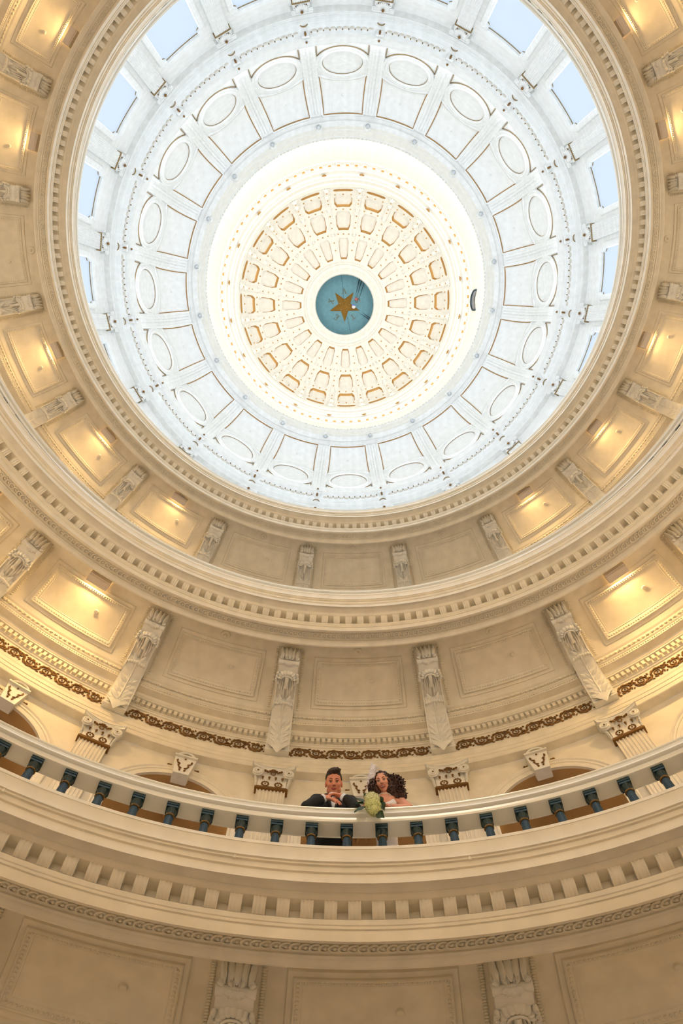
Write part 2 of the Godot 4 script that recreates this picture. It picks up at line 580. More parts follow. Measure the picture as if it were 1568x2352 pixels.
	b.box(L(0, 8.58, 9.685, 8.72, 9.3), Vector3(0.35, 0.03, 0.1))
	MESH.keystone = b.mesh()
	b = MB.new()
	var arc := []
	for i in 13:
		var an := PI * i / 12.0
		arc.append(L(0.15 * cos(an), 8.60, 9.70 + 0.15 * sin(an), 8.72, 9.3))
	b.tube(arc, [0.018], 6)
	for i in 13:
		if i < 12:
			var an := PI * i / 12.0; var a2 := PI * (i + 1) / 12.0
			b.tri(L(0, 8.60, 9.70, 8.72, 9.3), L(0.15 * cos(an), 8.63, 9.70 + 0.15 * sin(an), 8.72, 9.3), L(0.15 * cos(a2), 8.63, 9.70 + 0.15 * sin(a2), 8.72, 9.3))
	for i in 5:
		var an := PI * (i + 1) / 6.0
		b.ellipsoid(L(0.08 * cos(an), 8.615, 9.70 + 0.08 * sin(an), 8.72, 9.3), Vector3(0.055, 0.016, 0.015), 6, 4, Basis(Vector3.BACK, an))
	MESH.keystone_shell = b.mesh()
	b = MB.new()
	for sgn in [-1.0, 1.0]:
		var sp := []
		for i in 15:
			var t := i / 14.0
			sp.append(L(sgn * (0.105 - 0.085 * t + 0.022 * sin(t * 15.0)), 8.565, 9.60 - 0.24 * t + 0.012 * cos(t * 15.0), 8.72, 9.3))
		b.tube(sp, [0.008, 0.010], 5)
		for i in 5:
			var t := i / 4.0
			b.ellipsoid(L(sgn * (0.105 - 0.07 * t), 8.562, 9.58 - 0.21 * t, 8.72, 9.3), Vector3(0.017, 0.013, 0.009), 6, 4)
	b.ellipsoid(L(0, 8.56, 9.64, 8.72, 9.3), Vector3(0.016, 0.016, 0.012), 8, 5)
	for sgn in [-1.0, 1.0]:
		for i in 5:
			b.ellipsoid(L(sgn * (0.19 + 0.035 * i), 8.69, 9.60 - 0.022 * i + (0.03 if i == 1 else 0.0), 8.72, 9.3), Vector3(0.024, 0.026 - 0.004 * i, 0.014), 6, 4)
	MESH.keystone_scroll = b.mesh()
	# pilaster of the gallery wall, local to (8.72, 9.4)
	make_pilaster()
	make_console()
	make_scroll()
	make_lamp()

func flutes(b: MB, w: float, n: int, y0: float, y1: float, z0: float, depth: float) -> void:
	var p := PackedVector3Array()
	var per := 2.0 * w / n
	var xs := []
	for f in n:
		for t in [0.0, 0.12, 0.13, 0.3, 0.5, 0.7, 0.87, 0.88]:
			var d := 0.0
			if t > 0.12 and t < 0.88: d = depth * sin((t - 0.13) / 0.74 * PI)
			xs.append(Vector2(-w + (f + t) * per, z0 - d))
	xs.append(Vector2(w, z0))
	for q in xs:
		p.append(Vector3(q.x, y0, q.y)); p.append(Vector3(q.x, y1, q.y))
	b.grid(p, xs.size(), 2)
	for sgn in [-1.0, 1.0]:
		b.quad(Vector3(sgn * w, y0, z0), Vector3(sgn * w, y1, z0), Vector3(sgn * w, y1, 0.012), Vector3(sgn * w, y0, 0.012))
	b.quad(Vector3(-w, y1, z0), Vector3(w, y1, z0), Vector3(w, y1, 0.012), Vector3(-w, y1, 0.012))

func volute(b: MB, c: Vector3, r: float, sgn: float, tr: float) -> void:
	var sp := []
	var rad := []
	for i in 26:
		var t := i / 25.0
		var a := t * TAU * 2.1
		var q := r * (1.0 - 0.85 * t)
		sp.append(c + Vector3(sgn * q * sin(a), q * cos(a), 0.012 * t))
		rad.append(tr * (1.0 - 0.5 * t))
	b.tube(sp, rad, 6)

func make_pilaster() -> void:
	var b := MB.new()
	flutes(b, 0.215, 8, -4.24, 0.02, 0.10, 0.022)
	MESH.shaft = b.mesh()
	b = MB.new()
	b.box(Vector3(0, 0.0, 0.071), Vector3(0.50, 0.03, 0.118))
	b.box(Vector3(0, 0.025, 0.069), Vector3(0.47, 0.02, 0.114))
	MESH.cap_fillet = b.mesh()
	b = MB.new()
	# necking block, flaring bell and concave abacus
	b.box(Vector3(0, 0.11, 0.0585), Vector3(0.43, 0.17, 0.093))
	var rows := []
	for j in 6:
		var f := j / 5.0
		rows.append(Vector3(lerpf(0.215, 0.30, f * f), 0.19 + 0.2 * f, lerpf(0.105, 0.19, f * f)))
	var p := PackedVector3Array()
	for j in 6:
		for i in 9:
			var u := lerpf(-1, 1, i / 8.0)
			p.append(Vector3(u * rows[j].x, rows[j].y, rows[j].z))
	b.grid(p, 6, 9)
	for sgn in [-1.0, 1.0]:
		for j in 5:
			b.quad(Vector3(sgn * rows[j].x, rows[j].y, rows[j].z), Vector3(sgn * rows[j + 1].x, rows[j + 1].y, rows[j + 1].z), Vector3(sgn * rows[j + 1].x, rows[j + 1].y, 0.012), Vector3(sgn * rows[j].x, rows[j].y, 0.012))
	MESH.cap_bell = b.mesh()
	b = MB.new()
	# abacus with concave front: layered
	for lay in 3:
		var y0: float = [0.38, 0.41, 0.43][lay]
		var y1: float = [0.41, 0.43, 0.445][lay]
		var e: float = [0.0, 0.008, 0.022][lay]
		var top := PackedVector3Array()
		var loopf := []
		for i in 13:
			var u := lerpf(-1, 1, i / 12.0)
			loopf.append(Vector3(u * (0.315 + e), 0, 0.165 + e + 0.075 * u * u))
		loopf.append(Vector3(0.315 + e, 0, 0.012)); loopf.append(Vector3(-0.315 - e, 0, 0.012))
		for i in loopf.size():
			var a: Vector3 = loopf[i]; var c: Vector3 = loopf[(i + 1) % loopf.size()]
			b.quad(a + Vector3(0, y0, 0), c + Vector3(0, y0, 0), c + Vector3(0, y1, 0), a + Vector3(0, y1, 0))
			b.tri(Vector3(0, y0, 0.05), c + Vector3(0, y0, 0), a + Vector3(0, y0, 0))
			b.tri(Vector3(0, y1, 0.05), a + Vector3(0, y1, 0), c + Vector3(0, y1, 0))
	MESH.cap_abacus = b.mesh()
	b = MB.new()
	for sgn in [-1.0, 1.0]:
		volute(b, Vector3(sgn * 0.235, 0.30, 0.185), 0.075, sgn, 0.019)
		b.ellipsoid(Vector3(sgn * 0.235, 0.30, 0.165), Vector3(0.085, 0.085, 0.03), 12, 6)
		# leaf running under the volute on the side
		for i in 5:
			b.ellipsoid(Vector3(sgn * (0.235 + 0.008 * i), 0.10 + 0.045 * i, 0.064 + 0.018 * i), Vector3(0.022, 0.04, 0.05), 6, 5)
	MESH.cap_volutes = b.mesh()
	b = MB.new()
	for sgn in [-1.0, 1.0]:
		for k in 10:
			var a := TAU * k / 10.0
			b.ellipsoid(Vector3(sgn * 0.1 + 0.05 * cos(a), 0.115 + 0.05 * sin(a), 0.108), Vector3(0.017, 0.017, 0.011), 6, 4)
		b.ellipsoid(Vector3(sgn * 0.1, 0.115, 0.11), Vector3(0.014, 0.014, 0.012), 6, 4)
	for k in 4:
		var x := lerpf(-0.15, 0.15, k / 3.0)
		b.ellipsoid(Vector3(x, 0.232, 0.140), Vector3(0.020, 0.020, 0.016), 8, 5)
		b.ellipsoid(Vector3(x, 0.212, 0.132), Vector3(0.012, 0.022, 0.014), 8, 5)
	for sgn in [-1.0, 1.0]:
		var sp := []
		for i in 14:
			var t := i / 13.0
			sp.append(Vector3(sgn * (0.025 + 0.115 * t), 0.318 + 0.022 * sin(t * 9.0), 0.172 + 0.018 * t))
		b.tube(sp, [0.010, 0.009], 5)
		for i in 3: b.ellipsoid(Vector3(sgn * (0.055 + 0.035 * i), 0.345 - 0.012 * i, 0.18), Vector3(0.018, 0.010, 0.010), 6, 4, Basis(Vector3.BACK, sgn * 0.6))
		b.ellipsoid(Vector3(sgn * 0.235, 0.30, 0.205), Vector3(0.012, 0.012, 0.012), 6, 4)
	for i in 5:
		var an := PI * (0.1 + 0.2 * i)
		b.ellipsoid(Vector3(0.03 * cos(an), 0.335 + 0.032 * sin(an), 0.185), Vector3(0.024, 0.010, 0.010), 6, 4, Basis(Vector3.BACK, an))
	for sgn in [-1.0, 1.0]:
		b.tube([Vector3(sgn * 0.005, 0.265, 0.16), Vector3(sgn * 0.035, 0.285, 0.168), Vector3(sgn * 0.028, 0.315, 0.175), Vector3(0, 0.33, 0.18)], [0.010], 5)
	MESH.cap_gilding = b.mesh()

# console bracket: a tapering block under the soffit with carved relief, local to (8.45, 10.17)
const CONS := [Vector2(7.18, 11.12), Vector2(7.19, 11.0), Vector2(7.215, 10.93), Vector2(7.27, 10.872), Vector2(7.36, 10.86), Vector2(7.5, 10.875), Vector2(7.7, 10.88), Vector2(7.90, 10.875), Vector2(7.935, 10.82), Vector2(8.0, 10.785), Vector2(8.1, 10.765), Vector2(8.2, 10.72), Vector2(8.3, 10.61), Vector2(8.355, 10.49), Vector2(8.395, 10.35), Vector2(8.43, 10.24), Vector2(8.44, 10.17)]

func cons_at(t: float) -> Array:
	# point, outward normal (R, h) and half width at t in 0..1
	var f := clampf(t, 0, 1) * (CONS.size() - 1)
	var i := mini(int(f), CONS.size() - 2)
	var p: Vector2 = CONS[i].lerp(CONS[i + 1], f - i)
	var a: Vector2 = CONS[maxi(i - 1, 0)]
	var c: Vector2 = CONS[mini(i + 2, CONS.size() - 1)]
	var d := (c - a).normalized()
	return [p, Vector2(d.y, -d.x), lerpf(0.148, 0.195, t)]

func make_console() -> void:
	var RA := 8.45; var hA := 10.17
	var b := MB.new()
	var n := 48
	var face := PackedVector3Array()
	for j in n + 1:
		var q := cons_at(float(j) / n)
		for i in 9:
			face.append(L(lerpf(-1, 1, i / 8.0) * q[2], q[0].x, q[0].y, RA, hA))
	b.grid(face, n + 1, 9)
	for sgn in [-1.0, 1.0]:
		var p := PackedVector3Array()
		for j in n + 1:
			var q := cons_at(float(j) / n)
			var R: float = q[0].x
			p.append(L(sgn * q[2], R, q[0].y, RA, hA))
			if R < 8.12: p.append(L(sgn * q[2], R, soffit_h(R) + 0.02, RA, hA))
			else: p.append(L(sgn * q[2], lerpf(8.12, 8.58, clampf((R - 8.12) / 0.12, 0, 1)), minf(q[0].y, 10.93), RA, hA))
		b.grid(p, n + 1, 2)
	b.quad(L(-0.195, 8.44, 10.17, RA, hA), L(0.195, 8.44, 10.17, RA, hA), L(0.195, 8.58, 10.17, RA, hA), L(-0.195, 8.58, 10.17, RA, hA))
	# raised rims along the edges
	for sgn in [-1.0, 1.0]:
		var path := []
		for j in range(16, 30):
			var q := cons_at(j / 48.0 * 0.98)
			path.append(L(sgn * (q[2] - 0.012), q[0].x + q[1].x * 0.006, q[0].y + q[1].y * 0.006, RA, hA))
		b.tube(path, [0.014], 5)
	MESH.console_body = b.mesh()
	# acanthus on the lower half: a low cushion, leaflets in pairs along a stem, curled top
	b = MB.new()
	var nu := 15; var nv := 31
	var gp := PackedVector3Array()
	for j in nv:
		var f := float(j) / (nv - 1)
		var q := cons_at(lerpf(0.50, 0.965, f))
		for i in nu:
			var u := lerpf(-1, 1, float(i) / (nu - 1))
			var d := 0.022 * (1.0 - u * u) * smoothstep(0.0, 0.06, f)
			gp.append(L(u * q[2] * 0.9, q[0].x + q[1].x * d, q[0].y + q[1].y * d, RA, hA))
	b.grid(gp, nv, nu)
	for i in 9:
		var t := 0.93 - 0.046 * i
		var fr := cons_frame(t)
		for sgn in [-1.0, 1.0]:
			var an := lerpf(1.25, 0.45, i / 8.0)
			var dir: Vector3 = Vector3.RIGHT * sgn * sin(an) - fr[2] * cos(an)
			blade(b, fr[0] + fr[1] * 0.012 + Vector3(sgn * 0.012, 0, 0), dir, fr[1], lerpf(0.17, 0.20, i / 8.0), 0.034, 0.018, 0.020)
			blade(b, fr[0] + fr[1] * 0.016 + Vector3(sgn * 0.008, 0, 0), (dir - fr[2] * 0.5).normalized(), fr[1], 0.11, 0.022, 0.016, 0.022)
	var stem := []
	for i in 12:
		var fr := cons_frame(lerpf(0.95, 0.53, i / 11.0))
		stem.append(fr[0] + fr[1] * 0.028)
	b.tube(stem, [0.02, 0.016, 0.014, 0.013, 0.012, 0.012, 0.011, 0.011, 0.011, 0.012, 0.014, 0.016], 6)
	# curled top of the leaf
	var k0 := cons_frame(0.525)
	for i in 7:
		var u := (i - 3) / 3.0
		b.ellipsoid(k0[0] + k0[1] * (0.030 - 0.012 * absf(u)) + Vector3(u * 0.125, 0.0, 0.0) + k0[2] * 0.02 * absf(u), Vector3(0.030 if i != 3 else 0.042, 0.022, 0.034), 8, 6, Basis(Vector3.UP, -u * 0.7))
	# flower at the foot
	for i in 7:
		var an := TAU * i / 7.0
		var fr := cons_frame(0.925)
		blade(b, fr[0] + fr[1] * 0.025, Vector3.RIGHT * cos(an) + fr[2] * sin(an), fr[1], 0.07, 0.026, 0.02, 0.03)
	MESH.console_leaf = b.mesh()
	# pointed tongue at the foot
	b = MB.new()
	var tp := PackedVector3Array()
	for j in 7:
		var f := j / 6.0
		for i in 9:
			var u := lerpf(-1, 1, i / 8.0)
			var hw := 0.185 * (1.0 - 0.96 * f)
			tp.append(L(u * hw, 8.405 - 0.02 * sin(PI * f) - 0.025 * (1.0 - u * u) * (1.0 - f), 10.30 - 0.25 * f - 0.02 * absf(sin(u * 7.0)) * (1.0 - f), RA, hA))
	b.grid(tp, 7, 9)
	MESH.console_tongue = b.mesh()
	# scallop shell: ribbed fan with a scalloped edge, rim and side knobs
	b = MB.new()
	var c0 := cons_at(0.31)
	var sg := PackedVector3Array()
	for i in 73:
		var an := PI * (-0.06 + 1.12 * i / 72.0)
		var rib := absf(cos(an * 9.0 / 1.12 + 0.3))
		for j in 7:
			var f := j / 6.0
			var rr := lerpf(0.055, 0.150 + 0.016 * rib, f)
			var dp := 0.030 + 0.030 * sin(f * 2.4) + 0.014 * rib * sin(f * PI * 0.9)
			if j == 6: dp = 0.0
			sg.append(L(rr * 1.02 * cos(an), c0[0].x + 0.035 - rr * 0.78 * sin(an), c0[0].y - dp, RA, hA))
	b.grid(sg, 73, 7)
	var rim := []
	for i in 15:
		var an := PI * i / 14.0
		rim.append(L(0.085 * cos(an), c0[0].x + 0.04 - 0.060 * sin(an), c0[0].y - 0.066, RA, hA))
	b.tube(rim, [0.013], 6)
	for sgn in [-1.0, 1.0]:
		for i in 3:
			b.ellipsoid(L(sgn * (0.160 + 0.008 * i), c0[0].x - 0.035 + 0.055 * i, c0[0].y - 0.026, RA, hA), Vector3(0.026, 0.036, 0.030), 10, 6)
			var ring := []
			for k in 9:
				var an := TAU * k / 9.0
				ring.append(L(sgn * (0.160 + 0.008 * i) + 0.016 * cos(an), c0[0].x - 0.035 + 0.055 * i + 0.018 * sin(an), c0[0].y - 0.058, RA, hA))
			b.tube(ring, [0.006], 4, true)
	MESH.console_shell = b.mesh()
	b = MB.new()
	b.tube([L(0, c0[0].x + 0.0, c0[0].y - 0.05, RA, hA), L(0, c0[0].x + 0.07, c0[0].y - 0.07, RA, hA), L(0, c0[0].x + 0.11, c0[0].y - 0.06, RA, hA), L(0, c0[0].x + 0.15, c0[0].y - 0.065, RA, hA), L(0, c0[0].x + 0.20, c0[0].y - 0.05, RA, hA), L(0, c0[0].x + 0.22, c0[0].y - 0.04, RA, hA)], [0.035, 0.03, 0.02, 0.022, 0.034, 0.01], 8)
	MESH.console_drop = b.mesh()
	# long drooping leaf with U-shaped lobes between shell and acanthus
	b = MB.new()
	for sgn in [-1.0, 1.0]:
		for i in 4:
			var x: float = sgn * (0.02 + 0.034 * i)
			var R1: float = c0[0].x + 0.07
			var R2: float = c0[0].x + 0.50 - 0.11 * i
			var path := []
			for s in 7:
				var f := s / 6.0
				path.append(L(x + sgn * 0.012 * sin(f * PI), lerpf(R1, R2, f), 10.872 - 0.012 * sin(f * PI), RA, hA))
			b.tube(path, [0.010, 0.014, 0.016, 0.017, 0.018, 0.022, 0.012], 6)
	MESH.console_lobes = b.mesh()
	# cup of upright pointed leaves at the top, leaf hanging over a barrel scroll under it
	b = MB.new()
	for lay in 2:
		for i in (5 if lay == 1 else 6):
			var u := (i - 2) / 2.0 if lay == 1 else (i - 2.5) / 2.5
			var base := L(u * 0.105, 7.215 - 0.012 * lay, 10.885, RA, hA)
			blade(b, base, Vector3(u * 0.12, 0.87, 0.30 + 0.1 * lay).normalized(), Vector3(u * 0.25, -0.4, 0.85).normalized(), 0.235, 0.040 if i == 2 and lay == 1 else 0.031, 0.035, 0.02)
	for i in 4:
		var u := (i - 1.5) / 1.5
		blade(b, L(u * 0.10, 7.205, 10.90, RA, hA), Vector3(u * 0.9, -0.25, 0.2).normalized(), Vector3(0, -0.6, 0.8).normalized(), 0.075, 0.030, 0.02, 0.02)
	MESH.console_cup = b.mesh()
	b = MB.new()
	for i in 5:
		var u := (i - 2) / 2.0
		blade(b, L(u * 0.03, 7.235, 10.862, RA, hA), Vector3(u * 0.75, -0.10, -1.0 + 0.45 * absf(u)).normalized(), Vector3(0, -0.95, 0.3).normalized(), 0.105 - 0.025 * absf(u), 0.026, 0.016, -0.01)
	MESH.console_hanging = b.mesh()
	b = MB.new()
	b.tube([L(-0.172, 7.268, 10.90, RA, hA), L(-0.168, 7.268, 10.90, RA, hA), L(-0.135, 7.268, 10.90, RA, hA), L(-0.115, 7.268, 10.90, RA, hA), L(-0.10, 7.268, 10.90, RA, hA), L(0.10, 7.268, 10.90, RA, hA), L(0.115, 7.268, 10.90, RA, hA), L(0.135, 7.268, 10.90, RA, hA), L(0.168, 7.268, 10.90, RA, hA), L(0.172, 7.268, 10.90, RA, hA)], [0.045, 0.056, 0.052, 0.050, 0.040, 0.040, 0.050, 0.052, 0.056, 0.045], 14)
	MESH.console_roll = b.mesh()

# frame on the console face: point, normal, tangent (towards the foot), local coordinates
func cons_frame(t: float) -> Array:
	var q := cons_at(t)
	var n: Vector2 = q[1]
	var d := Vector2(-n.y, n.x)
	if d.y > 0: d = -d
	return [L(0, q[0].x, q[0].y, 8.45, 10.17), Vector3(0, n.y, -n.x), Vector3(0, d.y, -d.x)]

# a pointed leaf: grid with a raised midrib and a curling tip
func blade(b: MB, p0: Vector3, dir: Vector3, nrm: Vector3, ln: float, wd: float, bulge: float, curl: float) -> void:
	dir = dir.normalized()
	nrm = (nrm - dir * nrm.dot(dir)).normalized()
	var side := dir.cross(nrm)
	var p := PackedVector3Array()
	for i in 8:
		var t := i / 7.0
		var w := wd * (0.18 + 0.82 * sin(PI * pow(t, 0.8))) * (1.0 - 0.16 * (i % 2)) if i < 7 else 0.002
		for j in 5:
			var v := j / 2.0 - 1.0
			p.append(p0 + dir * ln * t + side * w * v + nrm * (bulge * sin(PI * minf(t, 0.96) * 0.9) * (1.0 - 0.55 * absf(v)) + curl * t * t - 0.004 * (1.0 if absf(v) == 0.5 else 0.0)))
	b.grid(p, 8, 5)

# one gilded running scroll of the frieze, local, 0.56 wide and 0.30 high, on the x-y plane
func make_scroll() -> void:
	var b := MB.new()
	var sp := []
	var rad := []
	# stem enters at the lower left, climbs over the top and winds inwards
	for i in 8:
		var t := i / 7.0
		sp.append(Vector3(lerpf(-0.20, -0.098, t), lerpf(-0.10, -0.02, t) - 0.025 * sin(t * PI), 0.006))
		rad.append(lerpf(0.008, 0.016, t))
	for i in 34:
		var t := i / 33.0
		var a := PI - t * TAU * 1.6
		var q := 0.106 * (1.0 - 0.74 * t)
		sp.append(Vector3(0.008 + q * 1.08 * cos(a), q * sin(a) + 0.004, 0.006))
		rad.append(0.0155 * (1.0 - 0.5 * t))
	b.tube(sp, rad, 6)
	# leaves hugging the stem and the spiral
	for l in [[-0.155, -0.085, 0.045, 0.5, 0.018], [-0.125, -0.05, 0.045, 1.0, 0.022], [-0.15, -0.03, 0.03, 1.9, 0.012], [-0.105, 0.03, 0.04, 1.25, 0.018], [-0.075, 0.085, 0.04, 0.75, 0.018], [0.0, 0.113, 0.045, 0.0, 0.016], [0.075, 0.09, 0.04, -0.75, 0.014], [0.115, 0.03, 0.04, -1.3, 0.012], [0.10, -0.06, 0.035, -2.2, 0.014], [0.03, -0.092, 0.042, 0.15, 0.016], [-0.045, -0.085, 0.05, -0.3, 0.018], [0.0, -0.004, 0.022, 0.4, 0.014], [0.04, -0.025, 0.02, 1.2, 0.010], [-0.11, -0.11, 0.035, -0.3, 0.013], [0.135, -0.085, 0.03, 0.8, 0.013], [0.14, 0.085, 0.022, 0.4, 0.010]]:
		b.ellipsoid(Vector3(l[0], l[1], 0.006), Vector3(l[2] * 0.8, l[4], 0.010), 8, 4, Basis(Vector3.BACK, l[3]))
	MESH.scroll = b.mesh()
	# the same scroll turned upside down, still running the same way
	var u := MB.new()
	for i in range(0, b.v.size(), 3):
		for j in [0, 2, 1]:
			u.v.append(b.v[i + j] * Vector3(1, -1, 1)); u.n.append(b.n[i + j] * Vector3(1, -1, 1))
	MESH.scroll_down = u.mesh()

func make_lamp() -> void:
	# lamp box local to (7.12, 11.12): z towards the axis; light leaves on the wall side (-z)
	var b := MB.new()
	# stepped casing: back (axis side), bottom, two ends
	b.box(Vector3(0, -0.08, 0.085), Vector3(0.36, 0.13, 0.02))
	b.box(Vector3(0, -0.142, 0.03), Vector3(0.36, 0.02, 0.12))
	b.box(Vector3(0, -0.130, -0.045), Vector3(0.36, 0.02, 0.05))
	b.box(Vector3(-0.175, -0.085, 0.01), Vector3(0.012, 0.12, 0.16))
	b.box(Vector3(0.175, -0.085, 0.01), Vector3(0.012, 0.12, 0.16))
	b.tube([Vector3(-0.18, -0.152, 0.06), Vector3(0.18, -0.152, 0.06)], [0.012], 8)
	MESH.lamp_case = b.mesh()
	b = MB.new()
	b.box(Vector3(0, -0.02, 0.03), Vector3(0.22, 0.06, 0.06))
	MESH.lamp_mount = b.mesh()
	b = MB.new()
	b.box(Vector3(0, -0.075, -0.055), Vector3(0.325, 0.07, 0.01))
	MESH.lamp_lens = b.mesh()

func lamp_on(k: int) -> bool:
	var a := absi(k)
	return a != 0 and a != 1 and a != 5  # unseen bays opposite the couple are on too, to light the front bays

const LEVEL_NAME := ["lowest", "middle", "top"]
const LEVEL_PLACE := ["under the couple's gallery", "under the next gallery up", "under the topmost gallery"]

var fill_door_n := 0

func build_levels() -> void:
	# ground floor
	var fl := structure("floor", "pale terrazzo floor of the rotunda under the camera", "floor")
	var b := MB.new()
	turned(b, [Vector2(0.001, -CY), Vector2(9.0, -CY), Vector2(10.4, -CY), Vector2(10.4, -CY - 0.2)], 0, 360, 80)
	part("floor_slab", b.mesh(), M.tile, fl)
	var bay_range := [2, 4, 10]
	for lv in 3:
		var d: float = OFF[lv]
		var w := structure(["wall_ground", "wall_couple", "wall_upper"][lv], ["cream arcaded wall and coved soffit below the couple's gallery", "cream arcaded wall with gilded scroll frieze behind the couple", "cream panelled cove below the topmost gallery"][lv], "wall")
		b = MB.new()
		turned(b, shifted(SOFFIT, d), 0, 360, 160)
		part("cove", b.mesh(), M.cream, w)
		b = MB.new()
		turned(b, shifted(ENTAB, d), 0, 360, 160)
		part("entablature", b.mesh(), M.cream, w)
		var rng: int = bay_range[lv]
		for k in range(-9, 11):
			var dg := k * BAY
			ring_part("wall_bay", MESH.wall_bay, M.cream, w, dg, 8.72, 9.85 + d)
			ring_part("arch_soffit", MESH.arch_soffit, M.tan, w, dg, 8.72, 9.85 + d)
			ring_part("arch_back", MESH.arch_back, M.cream, w, dg, 8.72, 9.85 + d)
			if absi(k) <= rng:
				var pn := ring_part("panel", MESH.panel, M.cream, w, dg, 7.65, 11.1 + d)
				part("panel_frame", MESH.panel_frame, M.cream, pn)
				var bd := part("carved_border", MESH.panel_beads, M.cream, pn)
				tag(bd, "", "", "", "stuff")
				ring_part("boss", MESH.boss, M.cream, w, dg + 1.75, 7.63, soffit_h(7.63) + d - 0.022)
				if not lamp_on(k):
					ring_part("rosette", MESH.rosette, M.cream, w, dg, 7.12, 11.12 + d)
				var eg := ring_part("egg_moulding", MESH.egg_band, M.cream, w, dg, 8.2, 10.8 + d)
				tag(eg, "", "", "", "stuff")
				var sd := ring_part("small_dentils", MESH.small_dentils, M.cream, w, dg, 8.5, 10.6 + d)
				tag(sd, "", "", "", "stuff")
				if lv == 1:
					ring_part("archivolt", MESH.archivolt, M.cream, w, dg, 8.72, 9.85 + d)
					ring_part("arch_rosette", MESH.arch_rosette, M.tan, w, dg, 9.2, 9.38 + d)
					var ks := ring_part("keystone", MESH.keystone, M.carved, w, dg, 8.72, 9.3 + d)
					part("shell", MESH.keystone_shell, M.carved, ks)
					part("gilded_scroll", MESH.keystone_scroll, M.gilt, ks)
				if lv >= 1:
					for s in 8:
						var o := ring_part("frieze_scroll", MESH.scroll if s % 2 == 0 else MESH.scroll_down, M.gilt, w, dg + (s - 3.5) * 1.90, 8.552, 10.33 + d)
		# consoles and lamps are things of their own
		for kk in range(-10, 10):
			var k := kk + 0.5
			if absf(k) < rng + 1.0:
				var c := thing("console_bracket", "carved console %s, %s" % [LEVEL_PLACE[lv], side_words(k)], "bracket", k * BAY, 8.45, 10.17 + d, "carved consoles under the galleries")
				part("body", MESH.console_body, M.carved, c)
				part("acanthus_leaf", MESH.console_leaf, M.carved, c)
				part("tongue", MESH.console_tongue, M.carved, c)
				part("shell", MESH.console_shell, M.carved, c)
				part("drop", MESH.console_drop, M.carved, c)
				part("hanging_leaf", MESH.console_lobes, M.carved, c)
				part("leaf_cup", MESH.console_cup, M.carved, c)
				part("curled_leaf", MESH.console_hanging, M.carved, c)
				part("scroll_roll", MESH.console_roll, M.carved, c)
				var bo := part("bead_border", MESH.console_border, M.cream, c)
				tag(bo, "", "", "", "stuff")
				if lv == 1:
					var pl := thing("pilaster", "fluted cream pilaster with gilded capital, %s" % side_words(k), "pilaster", k * BAY, 8.72, 9.4 + d, "pilasters behind the balustrade")
					part("shaft", MESH.shaft, M.cream, pl)
					var cp := part("capital", MESH.cap_bell, M.carved, pl)
					part("abacus", MESH.cap_abacus, M.carved, cp)
					part("volutes", MESH.cap_volutes, M.carved, cp)
					part("gilding", MESH.cap_gilding, M.gilt, cp)
					part("fillet", MESH.cap_fillet, M.gilt, cp)
		for k in range(-9, 11):
			if lamp_on(k):
				var l := thing("cove_light", "boxy cove light %s, %s" % [LEVEL_PLACE[lv], side_words(k)], "light", k * BAY, 7.12, 11.12 + d, "cove lights above the panels")
				part("casing", MESH.lamp_case, M.box, l)
				part("mount", MESH.lamp_mount, M.box, l)
				part("lens", MESH.lamp_lens, M.glow, l)
				area(l, Vector3(0, -0.085, -0.066), Vector3(0, -1.8, -1), Vector2(0.31, 0.06), WARM, COVE_E * [1.2, 1.65, 1.0][lv])
		# added glowing doors out of view, fill light for the galleries
		for k in [-5, 5, 10]:
			fill_door_n += 1
			var dr := Node3D.new()
			dr.name = "fill_door_%d" % fill_door_n
			add_child(dr)
			dr.position = P3(k * BAY, 9.0, 5.2 + d)
			dr.rotation.y = -deg_to_rad(k * BAY)
			tag(dr, "added glazed fill light panel out of view %s, %s" % [LEVEL_PLACE[lv], side_words(k)], "fill_door", "", "structure")
			if not MESH.has("fill_door_glass"):
				var q := MB.new()
				q.box(Vector3(0, 1.85, -0.02), Vector3(1.6, 3.6, 0.02))
				MESH.fill_door_glass = q.mesh()
				q = MB.new()
				for x in [-0.82, -0.4, 0.0, 0.4, 0.82]: q.box(Vector3(x, 1.85, 0.0), Vector3(0.05, 3.7, 0.06))
				for y in [0.05, 1.0, 2.0, 3.0, 3.68]: q.box(Vector3(0, y, 0.0), Vector3(1.66, 0.06, 0.06))
				MESH.fill_door_frame = q.mesh()
			part("glow_pane", MESH.fill_door_glass, M.fill_glow, dr)
			part("frame", MESH.fill_door_frame, M.tan, dr)
			area(dr, Vector3(0, 1.85, 0.06), Vector3(0, 0, 1), Vector2(1.55, 3.5), FILL_COL, FILL_E * [0.25, 1.4, 0.2][lv])
		# gallery cornice
		var tr := structure("trim_%d" % (lv + 1), "cream gallery cornice with fluted dentils and guilloche, %s" % ["the couple stand on it", "above the couple", "topmost, below the white drum"][lv], "cornice")
		b = MB.new()
		turned(b, shifted(BEAM, d), 0, 360, 180)
		part("cornice", b.mesh(), M.cream, tr)
		var span: float = [75.0, 126.0, 181.0][lv]
		for i in 210:
			var dg := (i - 105) * 360.0 / 210.0 + 0.4
			if absf(dg) < span:
				ring_part("dentil", MESH.dentil, M.cream, tr, dg, 6.48, 10.98 + d)
		for k in range(-9, 11):
			if absf(k * BAY) < span + 9:
				var gl := ring_part("guilloche", MESH.guilloche, M.cream, tr, k * BAY, 6.71, 10.83 + d)
				tag(gl, "", "", "", "stuff")
